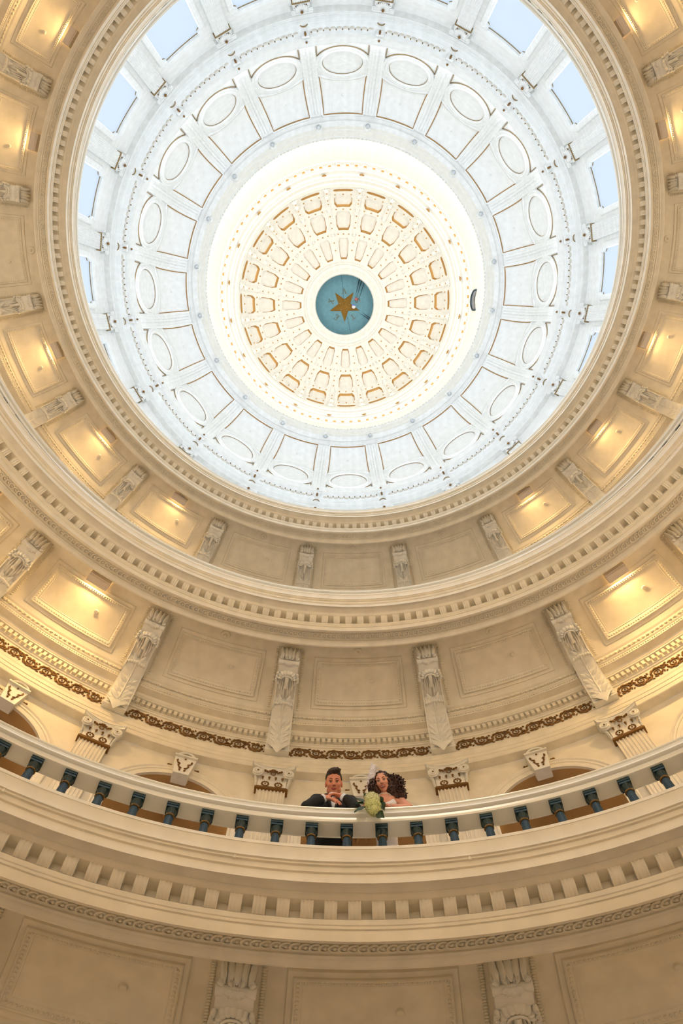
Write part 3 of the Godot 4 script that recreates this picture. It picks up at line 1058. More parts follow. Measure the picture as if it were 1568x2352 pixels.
		# small pegs on the cornice
		for k in range(-9, 11):
			if absf(k * BAY + 9.0) < span:
				var mb := MB.new()
				if not MESH.has("peg"):
					mb.lathe([Vector2(0.001, 0.02), Vector2(0.012, 0.02), Vector2(0.012, -0.025), Vector2(0.001, -0.025)], 8)
					MESH.peg = mb.mesh()
				ring_part("peg", MESH.peg, M.cream, tr, k * BAY + 7.5, 6.225, 11.19 + d)

# ---------------------------------------------------------------- balustrades
func build_balustrades() -> void:
	var b := MB.new()
	# handrail cross-section; middle-gallery heights
	var rail := [Vector2(6.618, 12.03), Vector2(6.628, 12.022), Vector2(6.632, 12.035), Vector2(6.625, 12.05), Vector2(6.64, 12.07), Vector2(6.63, 12.12), Vector2(6.64, 12.17), Vector2(6.62, 12.195), Vector2(6.52, 12.205), Vector2(6.45, 12.203), Vector2(6.428, 12.2), Vector2(6.42, 12.193), Vector2(6.424, 12.184), Vector2(6.44, 12.18), Vector2(6.434, 12.165), Vector2(6.422, 12.14), Vector2(6.41, 12.115), Vector2(6.402, 12.098), Vector2(6.404, 12.086), Vector2(6.42, 12.078), Vector2(6.44, 12.075), Vector2(6.45, 12.055), Vector2(6.455, 12.035), Vector2(6.47, 12.03), Vector2(6.618, 12.03)]
	# baluster parts, local to its foot (h = 11.365), height 0.665
	var cap := MB.new()
	cap.box(Vector3(0, 0.648, 0), Vector3(0.118, 0.034, 0.118))
	cap.box(Vector3(0, 0.618, 0), Vector3(0.108, 0.03, 0.108))
	cap.lathe([Vector2(0.054, 0.605), Vector2(0.05, 0.59), Vector2(0.043, 0.565), Vector2(0.04, 0.545), Vector2(0.04, 0.53)], 16)
	var col := MB.new()
	col.lathe([Vector2(0.036, 0.512), Vector2(0.045, 0.514), Vector2(0.049, 0.523), Vector2(0.045, 0.532), Vector2(0.036, 0.534)], 16)
	var sh := MB.new()
	var p := PackedVector3Array()
	var rows := [Vector2(0.05, 0.035), Vector2(0.052, 0.06), Vector2(0.05, 0.14), Vector2(0.045, 0.3), Vector2(0.037, 0.515)]
	for i in 48:
		var a := TAU * i / 48.0
		var gr := 1.0 - 0.10 * (0.5 + 0.5 * cos(a * 12.0))
		for q in rows: p.append(Vector3(q.x * gr * cos(a), q.y, q.x * gr * sin(a)))
	sh.grid(p, 48, rows.size(), true, false)
	var flt := MB.new()
	for i in 12:
		var a := TAU * (i + 0.0) / 12.0
		var path := []
		for q in [Vector2(0.0435, 0.16), Vector2(0.0405, 0.3), Vector2(0.0335, 0.505)]:
			path.append(Vector3(q.x * cos(a), q.y, q.x * sin(a)))
		flt.tube(path, [0.0045], 4)
	var base := MB.new()
	base.box(Vector3(0, 0.015, 0), Vector3(0.118, 0.03, 0.118))
	base.lathe([Vector2(0.05, 0.03), Vector2(0.057, 0.037), Vector2(0.05, 0.046)], 16)
	var whole := MB.new()
	for m in [cap, col, sh, base]:
		whole.v.append_array(m.v); whole.n.append_array(m.n)
	var mc := cap.mesh(); var mo := col.mesh(); var ms := sh.mesh(); var mf := flt.mesh(); var mb := base.mesh(); var mw := whole.mesh()
	for lv in 3:
		var d: float = OFF[lv]
		var t := thing("balustrade", ["glossy cream handrail on dark green balusters where the couple lean", "glossy cream handrail edge showing over the cornice above the couple", "cream handrail of the topmost gallery below the white drum"][lv], "balustrade", 0, 0, 11.365 + d)
		b = MB.new()
		var pr := []
		for q in rail: pr.append(Vector2(q.x, q.y - 11.365 - CY))
		turned(b, pr, 0, 360, 180)
		part("handrail", b.mesh(), M.rail, t)
		for i in range(-61, 62):
			var dg := -1.83 + i * 360.0 / 123.0
			var lim: float = [62.0, 181.0, 181.0][lv]
			if absf(dg) > lim: continue
			if lv == 0:
				var o := Node3D.new()
				o.name = "baluster"
				t.add_child(o, true)
				o.position = P3(dg, 6.53, -CY)
				o.rotation.y = -deg_to_rad(dg)
				part("capital", mc, M.teal, o)
				part("collar", mo, M.collar, o)
				part("shaft", ms, M.teal, o)
				part("flutes", mf, M.tealblue, o)
				part("foot", mb, M.teal, o)
			else:
				ring_part("baluster", mw, M.teal, t, dg, 6.53, -CY)

# ---------------------------------------------------------------- drum, lower dome
const DRUM_R := 8.93
const DSHELL := [Vector2(8.46, 28.9), Vector2(8.45, 29.6), Vector2(8.42, 30.2), Vector2(8.36, 30.9), Vector2(8.28, 31.6), Vector2(8.18, 32.15), Vector2(8.05, 32.6), Vector2(7.85, 33.0), Vector2(7.6, 33.32), Vector2(7.3, 33.55), Vector2(7.0, 33.68), Vector2(6.85, 33.7)]

func shell_at(t: float) -> Array:
	# point and inward normal on the lower dome, t by arc length 0..1
	var tot := 0.0
	for i in DSHELL.size() - 1: tot += DSHELL[i].distance_to(DSHELL[i + 1])
	var s := clampf(t, 0, 1) * tot
	for i in DSHELL.size() - 1:
		var l: float = DSHELL[i].distance_to(DSHELL[i + 1])
		if s <= l or i == DSHELL.size() - 2:
			var f := clampf(s / l, 0, 1)
			var d0: Vector2 = (DSHELL[mini(i + 1, DSHELL.size() - 1)] - DSHELL[maxi(i - 1, 0)]).normalized()
			var d1: Vector2 = (DSHELL[mini(i + 2, DSHELL.size() - 1)] - DSHELL[i]).normalized()
			var d := d0.lerp(d1, f).normalized()
			return [DSHELL[i].lerp(DSHELL[i + 1], f), Vector2(-d.y, d.x)]
		s -= l
	return [DSHELL[-1], Vector2(0, -1)]

func shell_len() -> float:
	var tot := 0.0
	for i in DSHELL.size() - 1: tot += DSHELL[i].distance_to(DSHELL[i + 1])
	return tot

# point on the shell: x = metres sideways, s = metres along the profile, d = proud of the surface; local to (8.3, 31)
func SP(x: float, s: float, d: float) -> Vector3:
	var q := shell_at(s / shell_len())
	var n: Vector2 = q[1]
	if n.x > 0: n = -n
	var R: float = q[0].x
	return C(rad_to_deg(x / R), R + n.x * d, q[0].y + n.y * d, 8.3, 31.0)

func shell_tube(b: MB, path: Array, sect: Array, closed: bool) -> void:
	# a moulding on the shell: path of (x, s); sect of (across, proud)
	var k := path.size()
	for run in MB.split(sect):
		var p := PackedVector3Array()
		for i in k:
			var a: Vector2 = path[(i - 1 + k) % k] if (closed or i > 0) else path[i]
			var c: Vector2 = path[(i + 1) % k] if (closed or i < k - 1) else path[i]
			var d := (c - a).normalized()
			var nrm := Vector2(-d.y, d.x)
			for q in run:
				var w: Vector2 = path[i] + nrm * q.x
				p.append(SP(w.x, w.y, q.y))
		b.grid(p, k, run.size(), closed, false)

func dense(path: Array, step := 0.12) -> Array:
	var o := []
	for i in path.size() - 1:
		var n := maxi(1, int(path[i].distance_to(path[i + 1]) / step))
		for s in n: o.append(path[i].lerp(path[i + 1], float(s) / n))
	o.append(path[-1])
	return o

func build_drum() -> void:
	var b := MB.new()
	var w := structure("wall_drum", "white drum wall between the windows above the topmost gallery", "wall")
	# wall with window openings: piers, head and sill
	var head := 26.55
	var half := 5.05
	turned(b, [Vector2(DRUM_R, 27.95), Vector2(DRUM_R, head + 0.02)], 0, 360, 160)
	turned(b, [Vector2(DRUM_R, 19.0), Vector2(DRUM_R, 17.0)], 0, 360, 160)
	for k in range(-10, 10):
		turned(b, [Vector2(DRUM_R, head + 0.02), Vector2(DRUM_R, 19.0)], (k + 0.5) * BAY - (9.0 - half), (k + 0.5) * BAY + (9.0 - half), 5)
	part("drum_wall", b.mesh(), M.white, w)
	# window frame (moulded), pane and gilt line, made once; local to (DRUM_R, 26)
	var out := [Vector2(-half, 19.0), Vector2(-half, head - 0.34), Vector2(-half + 0.12, head - 0.30), Vector2(-half + 0.5, head - 0.24), Vector2(-half + 0.62, head - 0.2), Vector2(-half + 0.68, head - 0.08), Vector2(-half + 0.72, head)]
	for i in 5: out.append(Vector2(lerpf(-half + 1.4, half - 1.4, i / 4.0), head))
	out.append(Vector2(half - 0.72, head)); out.append(Vector2(half - 0.68, head - 0.08)); out.append(Vector2(half - 0.62, head - 0.2)); out.append(Vector2(half - 0.5, head - 0.24)); out.append(Vector2(half - 0.12, head - 0.30)); out.append(Vector2(half, head - 0.34)); out.append(Vector2(half, 19.0))
	var m2 := []
	for q in out: m2.append(Vector2(deg_to_rad(q.x) * DRUM_R, q.y))
	m2 = dense(m2, 0.4)
	var fr := MB.new()
	var line := MB.new()
	var fs := [Vector2(-0.03, -0.14), Vector2(-0.025, 0.0), Vector2(0.0, 0.03), Vector2(0.05, 0.04), Vector2(0.07, 0.06), Vector2(0.12, 0.07), Vector2(0.16, 0.06), Vector2(0.18, 0.03), Vector2(0.2, 0.0)]
	for run in MB.split(fs):
		var p := PackedVector3Array()
		for i in m2.size():
			var d: Vector2 = (m2[mini(i + 1, m2.size() - 1)] - m2[maxi(i - 1, 0)]).normalized()
			var nn := Vector2(-d.y, d.x)
			for q in run:
				var e: Vector2 = m2[i] + nn * q.x
				p.append(C(rad_to_deg(e.x / DRUM_R), DRUM_R - q.y, e.y, DRUM_R, 26.0))
		fr.grid(p, m2.size(), run.size())
	var lp := []
	for q in m2: lp.append(C(rad_to_deg(q.x * 0.985 / DRUM_R), DRUM_R + 0.09, q.y - 0.02, DRUM_R, 26.0))
	line.tube(lp, [0.018], 5)
	var pane := MB.new()
	var pp := PackedVector3Array()
	for i in 9:
		var dg := lerpf(-half - 0.1, half + 0.1, i / 8.0)
		pp.append(C(dg, DRUM_R + 0.11, 18.9, DRUM_R, 26.0)); pp.append(C(dg, DRUM_R + 0.11, head + 0.1, DRUM_R, 26.0))
	pane.grid(pp, 9, 2)
	# filler of the notched corners
	for sgn in [-1.0, 1.0]:
		var pts := [Vector2(half + 0.05, head + 0.03), Vector2(half + 0.05, head - 0.36), Vector2(half - 0.12, head - 0.30), Vector2(half - 0.5, head - 0.24), Vector2(half - 0.62, head - 0.2), Vector2(half - 0.68, head - 0.08), Vector2(half - 0.72, head + 0.03)]
		for i in range(1, pts.size() - 1):
			fr.tri(C(sgn * pts[0].x, DRUM_R, pts[0].y, DRUM_R, 26.0), C(sgn * pts[i].x, DRUM_R, pts[i].y, DRUM_R, 26.0), C(sgn * pts[i + 1].x, DRUM_R, pts[i + 1].y, DRUM_R, 26.0))
	var fm := fr.mesh(); var lm := line.mesh(); var pm := pane.mesh()
	# drum pilasters, local to (DRUM_R, 27.0)
	var ds := MB.new()
	flutes(ds, 0.265, 9, -9.75, 0.0, 0.15, 0.02)
	var dsm := ds.mesh()
	var dk := MB.new()
	dk.box(Vector3(0, -0.02, 0.096), Vector3(0.62, 0.03, 0.168))
	var dkm := dk.mesh()
	var dc := MB.new()
	var pr := PackedVector3Array()
	for j in 6:
		var f := j / 5.0
		for i in 7: pr.append(Vector3(lerpf(-1, 1, i / 6.0) * lerpf(0.26, 0.33, f * f), 0.0 + 0.5 * f, lerpf(0.15, 0.24, f * f)))
	dc.grid(pr, 6, 7)
	for sgn in [-1.0, 1.0]:
		dc.box(Vector3(sgn * 0.27, 0.25, 0.081), Vector3(0.06, 0.5, 0.138))
		volute(dc, Vector3(sgn * 0.29, 0.42, 0.25), 0.085, sgn, 0.024)
		dc.ellipsoid(Vector3(sgn * 0.29, 0.42, 0.22), Vector3(0.1, 0.1, 0.04), 10, 6)
		for i in 4: dc.ellipsoid(Vector3(sgn * (0.07 + 0.055 * i), 0.12 + 0.06 * i, 0.19), Vector3(0.03, 0.07, 0.03), 6, 5)
	dc.box(Vector3(0, 0.53, 0.141), Vector3(0.74, 0.07, 0.258))
	var dcm := dc.mesh()
	var dg2 := MB.new()
	dg2.ellipsoid(Vector3(0, 0.44, 0.27), Vector3(0.055, 0.075, 0.04), 8, 6)
	for i in 4: dg2.ellipsoid(Vector3(lerpf(-0.18, 0.18, i / 3.0), 0.14, 0.185), Vector3(0.026, 0.035, 0.02), 6, 4)
	var dgm := dg2.mesh()
	for k in range(-10, 10):
		var kk := k + 0.5
		var pl := thing("drum_pilaster", "white fluted drum pilaster with gilt heart, %s" % side_words(kk), "pilaster", kk * BAY, DRUM_R, 27.0, "pilasters of the white drum")
		part("shaft", dsm, M.white, pl)
		part("capital", dcm, M.white, pl)
		part("fillet", dkm, M.goldline, pl)
		part("gilding", dgm, M.gilt, pl)
	for k in range(-9, 11):
		var wn := Node3D.new()
		wn.name = "window_%d" % (k + 10)
		add_child(wn)
		wn.position = P3(k * BAY, DRUM_R, 26.0)
		wn.rotation.y = -deg_to_rad(k * BAY)
		tag(wn, "tall daylit drum window with notched corners, %s" % side_words(k), "window", "windows of the white drum", "structure")
		part("frame", fm, M.white, wn)
		part("gilt_line", lm, M.goldline, wn)
		part("pane", pm, M.daylight, wn)
		area(wn, Vector3(0, -3.5, -0.09), Vector3(0, 0, 1), Vector2(1.4, 7.0), Color(0.89, 0.93, 1.0), DAY_E)
	# drum cornice
	var tr := structure("trim_4", "white drum cornice with leaf-and-dart band and clasps under the dome", "cornice")
	b = MB.new()
	turned(b, [Vector2(DRUM_R, 27.88), Vector2(8.74, 27.88), Vector2(8.735, 27.95), Vector2(8.71, 27.96), Vector2(8.705, 28.0), Vector2(8.66, 28.01), Vector2(8.655, 28.06), Vector2(8.60, 28.07), Vector2(8.58, 28.09), Vector2(8.56, 28.10), Vector2(8.55, 28.13), Vector2(8.51, 28.14), Vector2(8.50, 28.17), Vector2(8.46, 28.18), Vector2(8.44, 28.185), Vector2(8.42, 28.2), Vector2(8.30, 28.33), Vector2(8.20, 28.34), Vector2(8.2, 28.55), Vector2(8.19, 28.58), Vector2(8.165, 28.62), Vector2(8.16, 28.68), Vector2(8.14, 28.72), Vector2(8.12, 28.78), Vector2(8.105, 28.8), Vector2(8.1, 28.9), Vector2(8.12, 28.92), Vector2(8.46, 28.92)], 0, 360, 180)
	part("cornice", b.mesh(), M.white, tr)
	var eg := MB.new()
	var drop := MB.new()
	for s in 12:
		var dg := -9.0 + (s + 0.5) * 1.5
		if absf(dg) > 8.2: continue
		var q := Basis(Vector3.UP, -deg_to_rad(dg)) * Basis(Vector3.RIGHT, -0.82)
		eg.ellipsoid(C(dg, 8.38, 28.235, 8.35, 28.25), Vector3(0.09, 0.07, 0.03), 8, 5, q)
		var d3 := dg + 0.75
		drop.ellipsoid(C(d3, 8.335, 28.27, 8.35, 28.25), Vector3(0.022, 0.06, 0.028), 6, 5, Basis(Vector3.UP, -deg_to_rad(d3)) * Basis(Vector3.RIGHT, -0.82))
	var egm := eg.mesh(); var drm := drop.mesh()
	var cl := MB.new()
	cl.box(Vector3(0, 0.02, 0.02), Vector3(0.24, 0.2, 0.22))
	cl.tube([Vector3(-0.13, -0.02, 0.10), Vector3(0.13, -0.02, 0.10)], [0.06], 10)
	cl.tube([Vector3(-0.13, 0.16, 0.17), Vector3(0.13, 0.16, 0.17)], [0.07], 10)
	cl.box(Vector3(0, -0.06, -0.12), Vector3(0.2, 0.12, 0.2))
	var clm := cl.mesh()
	var cg := MB.new()
	cg.ellipsoid(Vector3(0, 0.13, 0.25), Vector3(0.04, 0.08, 0.035), 8, 5)
	cg.ellipsoid(Vector3(0, -0.1, 0.06), Vector3(0.04, 0.04, 0.08), 8, 5)
	var cgm := cg.mesh()
	var ro := MB.new()
	var rp := []
	for i in 14:
		var a := TAU * i / 14.0
		rp.append(Vector3(0.13 * cos(a), -0.165, -0.22 + 0.08 * sin(a)))
	ro.tube(rp, [0.02], 5, true)
	var rom := ro.mesh()
	for k in range(-9, 11):
		var e1 := ring_part("leaf_band", egm, M.band, tr, k * BAY, 8.35, 28.25)
		tag(e1, "", "", "", "stuff")
		var e2 := ring_part("gilt_drops", drm, M.goldline, tr, k * BAY, 8.35, 28.25)
		tag(e2, "", "", "", "stuff")
		var c := ring_part("clasp", clm, M.white, tr, (k - 0.5) * BAY, 8.35, 28.3)
		part("gilt_knob", cgm, M.gilt, c)
		part("gilt_ring", rom, M.goldline, c)
	# unseen strip lamps behind the cornice lip, placed to light the lower dome
	var lb := MB.new()
	lb.box(Vector3(0, 0.05, 0), Vector3(1.2, 0.10, 0.12))
	var lbm := lb.mesh()
	var lg := MB.new()
	lg.box(Vector3(0, 0.106, 0), Vector3(1.14, 0.01, 0.09))
	var lgm := lg.mesh()
	for k in range(-9, 11):
		var u := thing("unseen_cornice_uplight", "unseen white strip uplight on the drum cornice, %s" % side_words(k - 0.5), "light", (k - 0.5) * BAY, 8.25, 28.92, "unseen uplights on the drum cornice")
		part("casing", lbm, M.white, u)
		part("lens", lgm, M.coolglow, u)
		area(u, Vector3(0, 0.12, 0), Vector3(0, 1, -0.9), Vector2(1.1, 0.08), COOL, UP_E)

func arcp_x(a: float) -> float:
	return 1.12 * cos(a)

func build_lower_dome() -> void:
	var w := structure("wall_dome", "white lower dome with oval panels and gilt-edged fields between ribs", "wall")
	var b := MB.new()
	turned(b, DSHELL, 0, 360, 160)
	part("dome_shell", b.mesh(), M.white, w)
	var SL := shell_len()
	# positions along the shell
	var oc := 2.35; var oa := 0.80; var ob := 0.92
	var ring := []
	for i in 48:
		var a := TAU * i / 48.0
		ring.append(Vector2(oa * cos(a), oc + ob * sin(a)))
	var of := MB.new()
	shell_tube(of, ring, [Vector2(0.02, -0.02), Vector2(0.0, 0.05), Vector2(-0.06, 0.085), Vector2(-0.12, 0.075), Vector2(-0.14, 0.045), Vector2(-0.2, 0.06), Vector2(-0.25, 0.05), Vector2(-0.28, 0.0)], true)
	var ofm := of.mesh()
	var ol := MB.new()
	var olp := []
	for q in ring: olp.append(SP(q.x * 0.985, oc + (q.y - oc) * 0.985, 0.02))
	ol.tube(olp, [0.013], 5, true)
	var olm := ol.mesh()
	# field above the oval: gilt outline, concave at its lower edge
	var fieldp := []
	var s_top := SL - 0.28
	var x0 := 0.98; var x1 := 0.83
	for i in 15:
		var u := lerpf(-1, 1, i / 14.0)
		fieldp.append(Vector2(u * x0, oc + 0.36 + ob * sqrt(maxf(0.0, 1.0 - pow(u * x0 / 1.22, 2)))))
	var low_r: Vector2 = fieldp[-1]
	fieldp.append(Vector2(x1, s_top)); fieldp.append(Vector2(-x1, s_top))
	var loopd := dense(fieldp + [fieldp[0]], 0.2)
	loopd.pop_back()
	var fl := MB.new()
	shell_tube(fl, loopd, [Vector2(0.0, 0.0), Vector2(-0.002, 0.05), Vector2(-0.06, 0.055), Vector2(-0.09, 0.0)], true)
	var flm := fl.mesh()
	var fg := MB.new()
	shell_tube(fg, loopd, [Vector2(0.04, 0.002), Vector2(0.036, 0.03), Vector2(0.002, 0.035), Vector2(0.0, 0.0)], true)
	var fgm := fg.mesh()
	# arc below the oval, between oval and cornice
	var arcp := []
	for i in 17:
		var a := PI + PI * (0.16 + 0.68 * i / 16.0)
		arcp.append(SP(1.12 * cos(a), oc + 1.28 * sin(a), 0.02))
	arcp.push_front(SP(arcp_x(PI * 1.16), 0.62, 0.02)); arcp.append(SP(-arcp_x(PI * 1.16), 0.62, 0.02))
	var ag := MB.new()
	ag.tube(arcp, [0.018], 5)
	var agm := ag.mesh()
	var dotm := MB.new()
	dotm.ellipsoid(SP(0, s_top - 0.75, 0.0), Vector3(0.05, 0.05, 0.05), 8, 5)
	var dmm := dotm.mesh()
	# rib: raised band with a beaded stem
	var rb := MB.new()
	var rl := [Vector2(0, 0.05)]
	for i in 25: rl.append(Vector2(0, 0.05 + (SL - 0.35) * (i + 1) / 25.0))
	shell_tube(rb, rl, [Vector2(0.30, 0.0), Vector2(0.29, 0.06), Vector2(0.2, 0.065), Vector2(0.17, 0.1), Vector2(-0.17, 0.1), Vector2(-0.2, 0.065), Vector2(-0.29, 0.06), Vector2(-0.30, 0.0)], false)
	var rbm := rb.mesh()
	var rs := MB.new()
	var rsp := []
	for i in 40: rsp.append(SP(0, 0.5 + (SL - 0.9) * i / 39.0, 0.11))
	rs.tube(rsp, [0.05, 0.075, 0.06, 0.08], 8)
	rs.ellipsoid(SP(0, 0.35, 0.11), Vector3(0.13, 0.16, 0.1), 10, 6)
	var rsm := rs.mesh()
	for k in range(-9, 11):
		var dg := k * BAY
		ring_part("oval_frame", ofm, M.white, w, dg, 8.3, 31.0)
		ring_part("oval_gilt_line", olm, M.goldline, w, dg, 8.3, 31.0)
		var f := ring_part("field_frame", flm, M.white, w, dg, 8.3, 31.0)
		part("gilt_edge", fgm, M.ochre, f)
		ring_part("gilt_arc", agm, M.goldline, w, dg, 8.3, 31.0)
		ring_part("boss", dmm, M.white, w, dg, 8.3, 31.0)
		var r := ring_part("rib", rbm, M.white, w, dg + 9.0, 8.3, 31.0)
		part("stem", rsm, M.white, r)
	# ledge ring above, with grey soffit
	var tr := structure("trim_5", "white stepped ring ledge between lower dome and lantern drum", "cornice")
	b = MB.new()
	turned(b, [Vector2(6.9, 33.72), Vector2(6.86, 33.62), Vector2(6.80, 33.6), Vector2(6.64, 33.6), Vector2(6.635, 33.72), Vector2(6.615, 33.75), Vector2(6.61, 33.95), Vector2(6.57, 34.0), Vector2(6.56, 34.2), Vector2(6.53, 34.26), Vector2(6.52, 34.6), Vector2(6.46, 34.65), Vector2(6.45, 34.9), Vector2(6.5, 34.95), Vector2(7.2, 34.95)], 0, 360, 160)
	part("ledge", b.mesh(), M.white, tr)
	var bd := MB.new()
	for i in 240:
		var a := 360.0 * i / 240.0
		bd.box(P3(a, 6.445, 34.78), Vector3(0.07, 0.1, 0.06), Basis(Vector3.UP, -deg_to_rad(a)))
	var bp := part("bead_course", bd.mesh(), M.white, tr)
	tag(bp, "", "", "", "stuff")
	# globe bulbs at the rib ends
	var sk := MB.new()
	sk.lathe([Vector2(0.16, 0.0), Vector2(0.155, -0.03), Vector2(0.12, -0.05), Vector2(0.10, -0.09), Vector2(0.085, -0.12)], 16)
	for i in 12:
		var a := TAU * i / 12.0
		sk.ellipsoid(Vector3(0.15 * cos(a), -0.01, 0.15 * sin(a)), Vector3(0.04, 0.03, 0.04), 6, 4)
	var skm := sk.mesh()
	var gb := MB.new()
	gb.ellipsoid(Vector3(0, -0.20, 0), Vector3(0.105, 0.11, 0.105), 16, 10)
	var gbm := gb.mesh()
	for k in range(-10, 10):
		var kk := k + 0.5
		var o := thing("globe_bulb", "silvery globe bulb hanging at a dome rib end, %s" % side_words(kk), "light bulb", kk * BAY, 6.64, 33.62, "globe bulbs round the dome ledge")
		part("socket", skm, M.white, o)
		part("globe", gbm, M.chrome, o)

# ---------------------------------------------------------------- lantern drum and coffered dome
const EB := 6.06
const ER := 6.52
const EH := 45.9
func DP(deg: float, th: float, d: float) -> Vector3:
	# coffered dome: polar height angle th (degrees), d = depth into the shell
	var t := deg_to_rad(th)
	var nr := Vector2(cos(t) / ER, sin(t) / EB).normalized()
	return P3(deg, ER * cos(t) + nr.x * d, EH + EB * sin(t) + nr.y * d)

